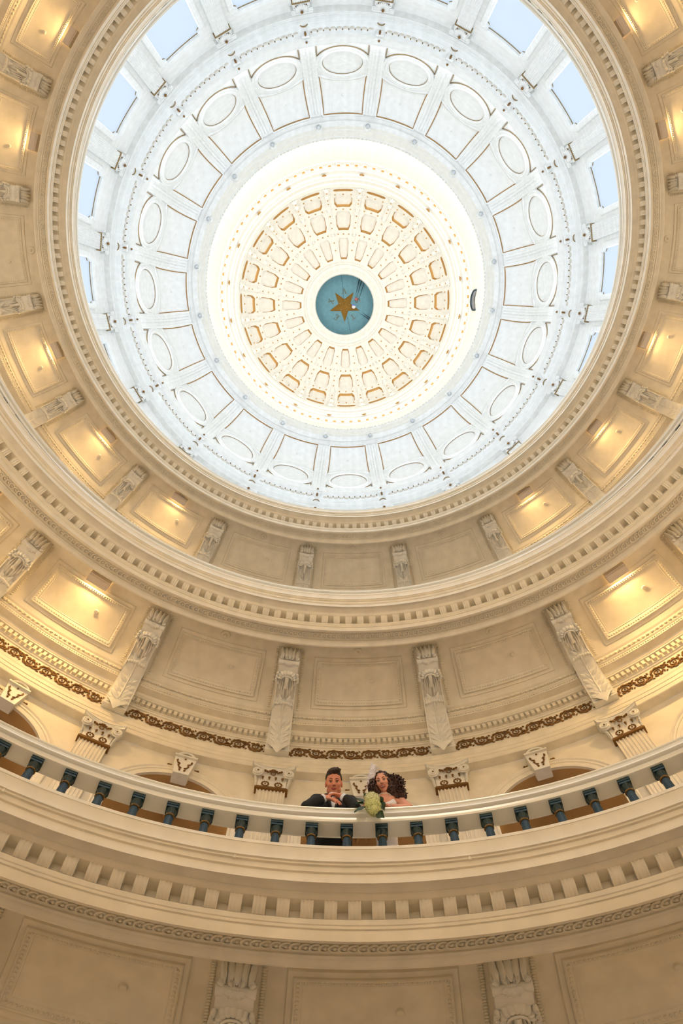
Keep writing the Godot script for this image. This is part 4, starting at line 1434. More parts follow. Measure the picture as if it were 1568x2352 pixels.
func build_top() -> void:
	var w := structure("wall_lantern", "blown-out white upper drum with gilded dentils under the coffered dome", "wall")
	var b := MB.new()
	turned(b, [Vector2(7.2, 34.95), Vector2(7.15, 35.0), Vector2(7.15, 42.3), Vector2(7.1, 42.35), Vector2(7.1, 42.7), Vector2(7.12, 42.75), Vector2(7.12, 43.1), Vector2(6.98, 43.15), Vector2(6.95, 43.4), Vector2(6.9, 43.45), Vector2(6.9, 44.3), Vector2(6.8, 44.35), Vector2(6.76, 44.7), Vector2(6.7, 44.75), Vector2(6.68, 45.5), Vector2(6.6, 45.55), Vector2(6.56, 45.8), Vector2(6.52, 45.9)], 0, 360, 160)
	part("drum_wall", b.mesh(), M.ivory, w)
	var db := MB.new()
	db.box(Vector3(0, 0.0, 0.02), Vector3(0.26, 0.3, 0.16))
	var dbm := db.mesh()
	var dgm := MB.new()
	dgm.box(Vector3(0, -0.155, 0.05), Vector3(0.17, 0.012, 0.09))
	var dgmm := dgm.mesh()
	for i in 90:
		var dg := (i - 45) * 4.0 + 2.0
		var d := ring_part("dentil", dbm, M.ivory, w, dg, 7.08, 42.95)
		part("gilt_tip", dgmm, M.brass, d)
	var br := MB.new()
	for sgn in [-1.0, 1.0]:
		br.tube([Vector3(sgn * 0.05, -0.2, 0.05), Vector3(sgn * 0.11, -0.1, 0.08), Vector3(sgn * 0.12, 0.05, 0.06), Vector3(sgn * 0.04, 0.15, 0.04)], [0.03], 5)
	br.ellipsoid(Vector3(0, -0.05, 0.06), Vector3(0.06, 0.12, 0.06), 8, 5)
	var brm := br.mesh()
	for k in range(-10, 10):
		ring_part("gilt_spray", brm, M.brass, w, (k + 0.5) * BAY, 6.86, 43.9)
	# one dark arched window of the lantern drum
	var dw := Node3D.new()
	dw.name = "window_21"
	add_child(dw)
	dw.position = P3(4.88 * BAY, 7.13, 40.7)
	dw.rotation.y = -deg_to_rad(4.9 * BAY)
	tag(dw, "dark blue arched window in the lantern drum, right of the coffers", "window", "", "structure")
	var wp := MB.new()
	var wf := []
	for i in 17:
		var a := PI * i / 16.0
		wf.append(Vector3(0.52 * cos(a), 0.5 + 1.0 * sin(a), 0.03))
	wf.push_front(Vector3(0.52, 0, 0.03)); wf.append(Vector3(-0.52, 0, 0.03))
	for i in wf.size() - 1: wp.tri(Vector3(0, 0.6, 0.03), wf[i], wf[i + 1])
	part("pane", wp.mesh(), M.bluedark, dw)
	var wt := MB.new()
	wt.tube(wf, [0.05], 6)
	part("frame", wt.mesh(), M.cable, dw)
	# unseen strip lamps behind the ledge lip, placed to light the upper drum and coffers
	var lb := MB.new()
	lb.box(Vector3(0, 0.05, 0), Vector3(1.2, 0.1, 0.14))
	var lbm := lb.mesh()
	var lg := MB.new()
	lg.box(Vector3(0, 0.106, 0), Vector3(1.14, 0.01, 0.1))
	var lgm := lg.mesh()
	for k in range(-9, 11):
		var u := thing("unseen_ledge_uplight", "unseen strip uplight on the ledge of the lantern drum, %s" % side_words(k), "light", k * BAY, 6.75, 34.95, "unseen uplights on the lantern ledge")
		part("casing", lbm, M.white, u)
		part("lens", lgm, M.coolglow, u)
		area(u, Vector3(0, 0.12, 0), Vector3(0, 1, 0.05), Vector2(1.1, 0.09), TOPWARM, TOP_E)
	# coffered dome
	var c := structure("ceiling", "cream coffered dome with gilt-edged coffers in three rings", "ceiling")
	var rows := [[5.4, 9.2, 5.2], [15.0, 26.6, 5.3], [30.4, 44.4, 5.2], [49.6, 63.0, 4.7]]
	var edges := [0.0, 13.2, 28.4, 47.0, 64.3]
	for r in 4:
		var t0: float = rows[r][0]; var t1: float = rows[r][1]
		var hw: float = rows[r][2]
		# octagon outline in (deg, th)
		var ch := 0.24
		var dt := (t1 - t0) * ch * (0.7 if r == 3 else 1.0)
		var dw2 := hw * ch
		var oct := [Vector2(-hw + dw2, t0), Vector2(hw - dw2, t0), Vector2(hw, t0 + dt), Vector2(hw, t1 - dt), Vector2(hw - dw2, t1), Vector2(-hw + dw2, t1), Vector2(-hw, t1 - dt), Vector2(-hw, t0 + dt)]
		var e0: float = edges[r]; var e1: float = edges[r + 1]
		var rect := [Vector2(-hw + dw2, e0), Vector2(hw - dw2, e0), Vector2(9, t0 + dt), Vector2(9, t1 - dt), Vector2(hw - dw2, e1), Vector2(-hw + dw2, e1), Vector2(-9, t1 - dt), Vector2(-9, t0 + dt)]
		var sk := MB.new(); var go := MB.new(); var fi := MB.new()
		for i in 8:
			var j := (i + 1) % 8
			# subdivide each side for curvature
			var ns := 4
			for s in ns:
				var fa := float(s) / ns; var fb := float(s + 1) / ns
				var oa: Vector2 = oct[i].lerp(oct[j], fa); var ob: Vector2 = oct[i].lerp(oct[j], fb)
				var ra: Vector2 = rect[i].lerp(rect[j], fa); var rb2: Vector2 = rect[i].lerp(rect[j], fb)
				if i % 2 == 1:
					# corner: outer boundary goes through the cell corner
					var cn := Vector2(9.0 if (i == 1 or i == 3) else -9.0, e0 if (i == 1 or i == 7) else e1)
					ra = (rect[i].lerp(cn, fa * 2.0)) if fa <= 0.5 else cn.lerp(rect[j], fa * 2.0 - 1.0)
					rb2 = (rect[i].lerp(cn, fb * 2.0)) if fb <= 0.5 else cn.lerp(rect[j], fb * 2.0 - 1.0)
				sk.quad(DP(ra.x, ra.y, 0), DP(rb2.x, rb2.y, 0), DP(ob.x, ob.y, 0), DP(oa.x, oa.y, 0))
				var ctr := Vector2(0, (t0 + t1) / 2)
				var sc := 0.925
				var ia := ctr + (oa - ctr) * sc; var ib := ctr + (ob - ctr) * sc
				var ma := ctr + (oa - ctr) * 0.975; var mb := ctr + (ob - ctr) * 0.975
				go.quad(DP(oa.x, oa.y, 0), DP(ob.x, ob.y, 0), DP(mb.x, mb.y, 0.10), DP(ma.x, ma.y, 0.10))
				go.quad(DP(ma.x, ma.y, 0.10), DP(mb.x, mb.y, 0.10), DP(ib.x, ib.y, 0.16), DP(ia.x, ia.y, 0.16))
				fi.tri(DP(ctr.x, ctr.y, 0.17), DP(ia.x, ia.y, 0.16), DP(ib.x, ib.y, 0.16))
		var a := sk.mesh(); var bb := go.mesh(); var cc := fi.mesh()
		for k in range(-9, 11):
			for q in [["coffer_border", a, M.ivory], ["gilt_coffer", bb, M.brass], ["coffer_field", cc, M.ivory]]:
				var o := part(q[0], q[1], q[2], c)
				o.position = Vector3(0, 0, 0)
				o.rotation.y = -deg_to_rad(k * BAY)
	# raised ribs with beads and rosettes
	var rb3 := MB.new()
	for i in range(1, 30):
		var th := 2.0 * i + 1.0
		var hw2: float = 0.16 * (1.0 - 0.55 * th / 65.0)
		var d2 := rad_to_deg(hw2 / (ER * cos(deg_to_rad(th))))
		var d3 := rad_to_deg(hw2 / (ER * cos(deg_to_rad(th + 2.0))))
		rb3.quad(DP(9 - d2, th, -0.06), DP(9 + d2, th, -0.06), DP(9 + d3, th + 2, -0.06), DP(9 - d3, th + 2, -0.06))
		for sgn in [-1.0, 1.0]:
			rb3.quad(DP(9 + sgn * d2, th, -0.06), DP(9 + sgn * d3, th + 2, -0.06), DP(9 + sgn * d3, th + 2, 0.0), DP(9 + sgn * d2, th, 0.0))
	var rbm := rb3.mesh()
	var ro := MB.new()
	for th: float in [2.0, 13.2, 28.4, 47.0]:
		var s := 1.0 - 0.5 * th / 65.0
		ro.ellipsoid(DP(9, th, -0.08), Vector3(0.15, 0.09, 0.15) * s, 10, 6)
		for a2 in 8:
			var an := TAU * a2 / 8.0
			ro.ellipsoid(DP(9 + 1.7 * s * cos(an) / cos(deg_to_rad(th)), th + 1.6 * s * sin(an), -0.06), Vector3(0.055, 0.05, 0.055) * s, 5, 4)
	var rom := ro.mesh()
	var gs := MB.new()
	for th: float in [6.0, 9.0, 18.0, 22.0, 33.0, 38.0, 42.0, 52.0, 57.0]:
		gs.ellipsoid(DP(9, th, -0.07), Vector3(0.05, 0.035, 0.05), 6, 4)
	for th: float in [13.2, 28.4, 47.0]:
		for s in 3:
			gs.ellipsoid(DP(-4.5 + 4.5 * s, th, -0.02), Vector3(0.05, 0.04, 0.05), 6, 4)
	var gsm := gs.mesh()
	for k in range(-9, 11):
		var o := part("rib", rbm, M.ivory, c)
		o.rotation.y = -deg_to_rad(k * BAY)
		part("rosette", rom, M.ivory, o)
		var gg := part("gilt_studs", gsm, M.brass, o)
		tag(gg, "", "", "", "stuff")
	# oculus collar
	b = MB.new()
	var col := [Vector2(ER * cos(deg_to_rad(64.3)), EH + EB * sin(deg_to_rad(64.3)))]
	col.append_array([Vector2(2.72, 51.28), Vector2(2.66, 51.3), Vector2(2.6, 51.42), Vector2(2.4, 51.5), Vector2(2.36, 51.46), Vector2(2.3, 51.5), Vector2(2.15, 51.62), Vector2(2.06, 51.62), Vector2(2.02, 51.66), Vector2(2.0, 51.75), Vector2(2.0, 51.9), Vector2(2.3, 51.95), Vector2(2.3, 53.4)])
	turned(b, col, 0, 360, 96)
	part("oculus_collar", b.mesh(), M.ivory, c)
	# blue ceiling of the lantern with star and letters
	var sky := structure("ceiling_lantern", "round blue painted ceiling of the lantern behind the gilt star", "ceiling")
	b = MB.new()
	var hs := 53.2
	turned(b, [Vector2(0.001, hs), Vector2(2.31, hs)], 0, 360, 72)
	part("blue_disc", b.mesh(), M.skyblue, sky)
	b = MB.new()
	b.tube([Vector3(-0.2, hs + CY - 0.004, 2.2), Vector3(0.0, hs + CY - 0.004, 0.1)], [0.008], 4)
	b.tube([Vector3(0.12, hs + CY - 0.004, -0.5), Vector3(0.5, hs + CY - 0.004, -2.2)], [0.008], 4)
	part("seam", b.mesh(), M.seam, sky)
	# star: five points, one pointing to the couple; each with two facets
	var st := thing("star", "gilt five-pointed star at the centre of the blue lantern ceiling", "star", 0, 0, hs)
	b = MB.new()
	for i in 5:
		var a := TAU * i / 5.0
		var tip := Vector3(sin(a), 0, -cos(a)) * 1.12
		for sgn in [-1.0, 1.0]:
			var a2: float = a + sgn * TAU / 10.0
			var inn := Vector3(sin(a2), 0, -cos(a2)) * 0.445
			b.tri(Vector3(0, -0.26, 0), tip + Vector3(0, -0.04, 0), inn + Vector3(0, -0.04, 0))
			b.quad(tip + Vector3(0, -0.04, 0), inn + Vector3(0, -0.04, 0), inn, tip)
	part("facets", b.mesh(), M.star, st)
	var bu := MB.new()
	for i in 5:
		var a := TAU * i / 5.0 + 0.5
		bu.ellipsoid(Vector3(sin(a) * 0.36, -0.13, -cos(a) * 0.36), Vector3(0.02, 0.02, 0.02), 6, 4)
	part("small_bulbs", bu.mesh(), M.pearl, st)
	var letters := ["T", "E", "X", "A", "S"]
	var where := ["beside the star's right foot", "beside the star's left foot", "at the left of the star", "between the star's two upper points", "at the right of the star behind a balloon"]
	var f := SystemFont.new()
	f.font_names = PackedStringArray(["Droid Serif"])
	for i in 5:
		# seen from below, T E X A S run clockwise from the lower right
		var a := 36.0 - 72.0 * i
		var tm := TextMesh.new()
		tm.text = letters[i]
		tm.font = f
		tm.font_size = 48
		tm.pixel_size = 0.0105
		tm.depth = 0.03
		tm.horizontal_alignment = HORIZONTAL_ALIGNMENT_CENTER
		tm.vertical_alignment = VERTICAL_ALIGNMENT_CENTER
		var t := thing("ceiling_letter", "bronze letter %s on the blue ceiling %s" % [letters[i], where[i]], "letter", a, 0.98, hs - 0.03, "letters round the star")
		var o := part("glyph", tm, M.letter, t)
		# readable from below, tops pointing outwards
		o.basis = Basis(Vector3(-1, 0, 0), Vector3(0, 0, -1), Vector3(0, -1, 0))
	# balloons caught under the ceiling
	var ba := thing("foil_balloon", "small reddish square foil balloon right of the star", "balloon", 117.0, 0.95, hs - 0.14, "")
	b = MB.new()
	b.ellipsoid(Vector3.ZERO, Vector3(0.15, 0.07, 0.15), 4, 8)
	part("foil", b.mesh(), M.redfoil, ba)
	b = MB.new()
	b.tube([Vector3(0, -0.05, 0), Vector3(0.12, -0.15, 0.1), Vector3(0.05, -0.22, 0.3)], [0.006], 4)
	part("ribbon", b.mesh(), M.paper, ba)
	ba = thing("foil_balloon", "small white and blue foil balloon over the star's right point", "balloon", 83.0, 0.66, hs - 0.36, "")
	b = MB.new()
	b.ellipsoid(Vector3(-0.03, 0, 0), Vector3(0.13, 0.07, 0.15), 7, 6)
	part("foil", b.mesh(), M.paper, ba)
	b = MB.new()
	b.ellipsoid(Vector3(0.07, 0.0, 0.02), Vector3(0.06, 0.06, 0.14), 7, 6)
	part("blue_side", b.mesh(), M.bluefoil, ba)
	# dark cables from the lantern wall
	var cs := [[150.0, 2.25, 128.0, 1.0], [145.0, 2.25, 119.0, 0.98], [139.0, 2.25, 112.0, 1.1], [60.0, 2.25, 64.0, 1.15], [63.0, 2.25, 68.0, 1.35]]
	for i in cs.size():
		var q = cs[i]
		var a0 := P3(q[0], q[1], 0); var a1 := P3(q[2], q[3], 0)
		var o := thing("cable", "dark cable running from the oculus rim over the blue ceiling, %s" % ["upper outermost", "upper second", "upper third", "lower first", "lower second"][i], "cable", 0, 0, hs - 0.05, "cables over the blue ceiling")
		b = MB.new()
		b.tube([Vector3(a0.x, -0.25 if i < 3 else -0.1, a0.z), Vector3(a0.x, -0.25, a0.z).lerp(Vector3(a1.x, 0.0, a1.z), 0.5), Vector3(a1.x, 0.03, a1.z)], [0.05 if i < 2 else 0.028, 0.02, 0.004], 5)
		part("strand", b.mesh(), M.cable, o)

# ---------------------------------------------------------------- people: signed distance grids meshed as surface nets
class SDF:
	var o: Vector3
	var c: float
	var nx: int
	var ny: int
	var nz: int
	var d := PackedFloat32Array()
	func _init(lo: Vector3, hi: Vector3, cell: float) -> void:
		o = lo; c = cell
		nx = int((hi.x - lo.x) / cell) + 2; ny = int((hi.y - lo.y) / cell) + 2; nz = int((hi.z - lo.z) / cell) + 2
		d.resize(nx * ny * nz)
		d.fill(1.0)
	func span(lo: Vector3, hi: Vector3, m: float) -> Array:
		var a := (lo - Vector3.ONE * m - o) / c
		var b := (hi + Vector3.ONE * m - o) / c
		return [maxi(0, int(a.x)), mini(nx - 1, int(b.x) + 1), maxi(0, int(a.y)), mini(ny - 1, int(b.y) + 1), maxi(0, int(a.z)), mini(nz - 1, int(b.z) + 1)]
	func mixin(i: int, v: float, k: float) -> void:
		var e := d[i]
		if k > 0.0:
			var h := clampf(0.5 + 0.5 * (e - v) / k, 0.0, 1.0)
			d[i] = lerpf(e, v, h) - k * h * (1.0 - h)
		else: d[i] = minf(e, v)
	func cap(a: Vector3, b: Vector3, ra: float, rb: float, k := 0.02) -> void:
		var r := maxf(ra, rb)
		var s := span(Vector3(minf(a.x, b.x), minf(a.y, b.y), minf(a.z, b.z)) - Vector3.ONE * r, Vector3(maxf(a.x, b.x), maxf(a.y, b.y), maxf(a.z, b.z)) + Vector3.ONE * r, k + 2.5 * c)
		var ab := b - a
		var l2 := maxf(ab.length_squared(), 1e-9)
		for z in range(s[4], s[5] + 1):
			for y in range(s[2], s[3] + 1):
				var i: int = (z * ny + y) * nx + s[0]
				for x in range(s[0], s[1] + 1):
					var p := o + Vector3(x, y, z) * c - a
					var t := clampf(p.dot(ab) / l2, 0.0, 1.0)
					mixin(i, (p - ab * t).length() - lerpf(ra, rb, t), k)
					i += 1
	func ell(ctr: Vector3, r: Vector3, bas := Basis.IDENTITY, k := 0.02, cut := false) -> void:
		var m := maxf(r.x, maxf(r.y, r.z))
		var s := span(ctr - Vector3.ONE * m, ctr + Vector3.ONE * m, k + 2.5 * c)
		var inv := bas.transposed()
		for z in range(s[4], s[5] + 1):
			for y in range(s[2], s[3] + 1):
				var i: int = (z * ny + y) * nx + s[0]
				for x in range(s[0], s[1] + 1):
					var p := inv * (o + Vector3(x, y, z) * c - ctr)
					var k0 := (p / r).length()
					var k1 := maxf((p / (r * r)).length(), 1e-6)
					var v := k0 * (k0 - 1.0) / k1
					if cut:
						var e := d[i]
						if k > 0.0:
							var h := clampf(0.5 - 0.5 * (e + v) / k, 0.0, 1.0)
							d[i] = lerpf(e, -v, h) + k * h * (1.0 - h)
						else: d[i] = maxf(e, -v)
					else: mixin(i, v, k)
					i += 1
	func rough(n: FastNoiseLite, amount: float) -> void:
		for z in nz:
			for y in ny:
				for x in nx:
					var i := (z * ny + y) * nx + x
					if absf(d[i]) < amount + 3.0 * c:
						d[i] += amount * n.get_noise_3dv((o + Vector3(x, y, z) * c) * 100.0)
	func add_to(b: MB) -> void:
		var idx := PackedInt32Array()
		idx.resize(nx * ny * nz)
		idx.fill(-1)
		var vs := PackedVector3Array()
		var ns := PackedVector3Array()
		var sx := 1; var sy := nx; var sz := nx * ny
		var off := [0, sx, sy, sx + sy, sz, sx + sz, sy + sz, sx + sy + sz]
		var cor := [Vector3(0, 0, 0), Vector3(1, 0, 0), Vector3(0, 1, 0), Vector3(1, 1, 0), Vector3(0, 0, 1), Vector3(1, 0, 1), Vector3(0, 1, 1), Vector3(1, 1, 1)]
		var eg := [[0, 1], [2, 3], [4, 5], [6, 7], [0, 2], [1, 3], [4, 6], [5, 7], [0, 4], [1, 5], [2, 6], [3, 7]]
		for z in nz - 1:
			for y in ny - 1:
				var i := (z * ny + y) * nx
				for x in nx - 1:
					var first := d[i] < 0.0
					var mixed := false
					for q in range(1, 8):
						if (d[i + off[q]] < 0.0) != first:
							mixed = true
							break
					if mixed:
						var sum := Vector3.ZERO
						var cnt := 0
						for e in eg:
							var a := d[i + off[e[0]]]; var bb := d[i + off[e[1]]]
							if (a < 0.0) != (bb < 0.0):
								sum += cor[e[0]].lerp(cor[e[1]], a / (a - bb)); cnt += 1
						idx[i] = vs.size()
						vs.append(o + (Vector3(x, y, z) + sum / cnt) * c)
						var g := Vector3(d[i + 1] + d[i + 1 + sy] + d[i + 1 + sz] + d[i + 1 + sy + sz] - d[i] - d[i + sy] - d[i + sz] - d[i + sy + sz],
							d[i + sy] + d[i + sy + 1] + d[i + sy + sz] + d[i + sy + sz + 1] - d[i] - d[i + 1] - d[i + sz] - d[i + sz + 1],
							d[i + sz] + d[i + sz + 1] + d[i + sz + sy] + d[i + sz + sy + 1] - d[i] - d[i + 1] - d[i + sy] - d[i + sy + 1])
						ns.append(g.normalized())
					i += 1
		var pair := [[sx, sy, sz], [sy, sz, sx], [sz, sx, sy]]
		for z in range(1, nz - 1):
			for y in range(1, ny - 1):
				for x in range(1, nx - 1):
					var i := (z * ny + y) * nx + x
					var ins := d[i] < 0.0
					for p in pair:
						if (d[i + p[0]] < 0.0) == ins: continue
						var a := idx[i]; var e := idx[i - p[1]]; var f := idx[i - p[1] - p[2]]; var h := idx[i - p[2]]
						if a < 0 or e < 0 or f < 0 or h < 0: continue
						face(b, vs, ns, a, e, f)
						face(b, vs, ns, a, f, h)
	func face(b: MB, vs: PackedVector3Array, ns: PackedVector3Array, p: int, q: int, r: int) -> void:
		var m := (vs[r] - vs[p]).cross(vs[q] - vs[p])
		if m.dot(ns[p] + ns[q] + ns[r]) >= 0.0: b.stri(vs[p], vs[q], vs[r], ns[p], ns[q], ns[r])
		else: b.stri(vs[p], vs[r], vs[q], ns[p], ns[r], ns[q])

func hand(g: SDF, w: Vector3, fwd: Vector3, up: Vector3, thumb: float, curl: Array, s := 1.0) -> void:
	fwd = fwd.normalized()
	up = (up - fwd * up.dot(fwd)).normalized()
	var side := fwd.cross(up) * thumb
	var bas := Basis(side, up, fwd)
	g.ell(w + fwd * 0.045 * s, Vector3(0.039, 0.0145, 0.052) * s, bas, 0.012)
	g.cap(w - fwd * 0.03 * s, w + fwd * 0.02 * s, 0.026 * s, 0.024 * s, 0.015)
	for i in 4:
		var p: Vector3 = w + (fwd * [0.082, 0.090, 0.088, 0.078][i] + side * [0.029, 0.010, -0.010, -0.028][i]) * s
		var ln: Array = [[0.042, 0.026, 0.02], [0.046, 0.03, 0.021], [0.043, 0.028, 0.02], [0.033, 0.021, 0.018]][i]
		var dr := fwd
		var u2 := up
		for j in 3:
			var an: float = curl[i] * [0.8, 1.0, 0.7][j]
			var nd := dr * cos(an) - u2 * sin(an)
			u2 = u2 * cos(an) + dr * sin(an)
			dr = nd
			var q: Vector3 = p + dr * ln[j] * s
			g.cap(p, q, [0.0098, 0.009, 0.0082][j] * s, [0.009, 0.0082, 0.0072][j] * s, 0.004)
			p = q
	var t0 := w + (fwd * 0.022 + side * 0.03) * s
	var t1 := t0 + (fwd * 0.6 + side * 0.55 - up * 0.35).normalized() * 0.042 * s
	var t2 := t1 + (fwd * 0.95 + side * 0.1 - up * 0.3).normalized() * 0.032 * s
	g.cap(t0, t1, 0.0135 * s, 0.011 * s, 0.010)
	g.cap(t1, t2, 0.011 * s, 0.0085 * s, 0.004)

func head_sdf(at: Transform3D, woman: bool) -> SDF:
	var g := SDF.new(at.origin - Vector3.ONE * 0.165, at.origin + Vector3.ONE * 0.165, 0.0042)
	var B := at.basis.orthonormalized()
	var f := 0.94 if woman else 1.0
	var sc := at.basis.get_scale().x
	var e := func(c: Vector3, r: Vector3, k: float, cut := false) -> void: g.ell(at * (c * f), r * f * sc, B, k, cut)
	e.call(Vector3(0, 0.035, -0.015), Vector3(0.076, 0.086, 0.097), 0.01)
	e.call(Vector3(0, -0.035, 0.018), Vector3(0.061 if not woman else 0.056, 0.078, 0.068), 0.035)
	e.call(Vector3(0, -0.097, 0.052), Vector3(0.03 if not woman else 0.022, 0.02, 0.024), 0.025)
	for s in [-1.0, 1.0]:
		e.call(Vector3(s * 0.05, -0.07, 0.01), Vector3(0.02, 0.03, 0.03), 0.03)
		e.call(Vector3(s * 0.037, -0.022, 0.056), Vector3(0.026, 0.022, 0.024), 0.02)
		e.call(Vector3(s * 0.030, 0.022, 0.074), Vector3(0.026, 0.009, 0.013), 0.012)
		e.call(Vector3(s * 0.079, -0.006, -0.008), Vector3(0.010, 0.032, 0.019), 0.008)
		e.call(Vector3(s * 0.031, 0.003, 0.087), Vector3(0.017, 0.010, 0.013), 0.008, true)
		e.call(Vector3(s * 0.012, -0.033, 0.096), Vector3(0.009, 0.008, 0.011), 0.008)
	g.cap(at * (Vector3(0, 0.016, 0.082) * f), at * (Vector3(0, -0.027, 0.106) * f), 0.0085 * f, 0.0125 * f, 0.012)
	# nostrils and mouth
	for s in [-1.0, 1.0]:
		e.call(Vector3(s * 0.008, -0.043, 0.1), Vector3(0.0045, 0.006, 0.006), 0.003, true)
	if woman: e.call(Vector3(0, -0.072, 0.086), Vector3(0.027, 0.015, 0.018), 0.006, true)
	else: e.call(Vector3(0, -0.066, 0.09), Vector3(0.027, 0.0035, 0.012), 0.004, true)
	# neck stump
	g.cap(at * Vector3(0, -0.05, -0.02), at * Vector3(0, -0.11, -0.03), 0.052 * f, 0.052 * f, 0.02)
	return g

func face_parts(o: Node3D, at: Transform3D, woman: bool) -> void:
	var f := 0.94 if woman else 1.0
	var B := at.basis
	var b := MB.new()
	for s in [-1.0, 1.0]: b.ellipsoid(at * (Vector3(s * 0.031, 0.003, 0.0725) * f), Vector3(0.0135, 0.0056 if not woman else 0.0072, 0.0095), 10, 7, B)
	part("eyes", b.mesh(), M.eye, o)
	b = MB.new()
	for s in [-1.0, 1.0]: b.ellipsoid(at * (Vector3(s * 0.031, 0.001, 0.0805) * f), Vector3(0.006, 0.0062, 0.0035), 8, 6, B)
	part("irises", b.mesh(), M.iris, o)
	b = MB.new()
	for s in [-1.0, 1.0]:
		var pth := []
		var lid := []
		for i in 6:
			var u := i / 5.0
			pth.append(at * (Vector3(s * (0.013 + 0.036 * u), 0.0245 + 0.007 * sin(u * 2.4), 0.0885 - 0.016 * u * u) * f))
			lid.append(at * (Vector3(s * (0.0165 + 0.030 * u), 0.0065 + 0.0065 * sin(u * PI), 0.0815 - 0.008 * u * u) * f))
		b.tube(pth, [0.002, 0.0042, 0.0042, 0.0036, 0.003, 0.0015], 5)
		b.tube(lid, [0.0012, 0.0022, 0.0026, 0.0026, 0.0022, 0.0014], 5)
	part("brows", b.mesh(), M.hairw if woman else M.hairm, o)
	b = MB.new()
	var up := []
	var lo := []
	for i in 9:
		var u := i / 4.0 - 1.0
		if woman:
			up.append(at * (Vector3(u * 0.030, -0.056 - 0.008 * (1.0 - u * u) * 0.0 + 0.004 * u * u, 0.0905 - 0.016 * u * u) * f))
			lo.append(at * (Vector3(u * 0.030, -0.088 + 0.032 * u * u + 0.004, 0.0865 - 0.014 * u * u) * f))
		else:
			up.append(at * (Vector3(u * 0.028, -0.0625 + 0.006 * u * u, 0.0905 - 0.014 * u * u) * f))
			lo.append(at * (Vector3(u * 0.026, -0.0705 + 0.010 * u * u, 0.0895 - 0.014 * u * u) * f))
	b.tube(up, [0.0018, 0.003, 0.0038, 0.004, 0.0036, 0.004, 0.0038, 0.003, 0.0018], 6)
	b.tube(lo, [0.0018, 0.0035, 0.0045, 0.005, 0.005, 0.005, 0.0045, 0.0035, 0.0018], 6)
	part("lips", b.mesh(), M.lipw if woman else M.lip, o)
	if woman:
		b = MB.new()
		b.ellipsoid(at * (Vector3(0, -0.071, 0.070) * f), Vector3(0.025, 0.013, 0.010), 10, 6, B)
		part("mouth", b.mesh(), M.mouth, o)
		b = MB.new()
		b.ellipsoid(at * (Vector3(0, -0.0635, 0.0785) * f), Vector3(0.021, 0.006, 0.008), 10, 6, B)
		part("teeth", b.mesh(), M.pearl, o)

const FLOOR2 := 5.153

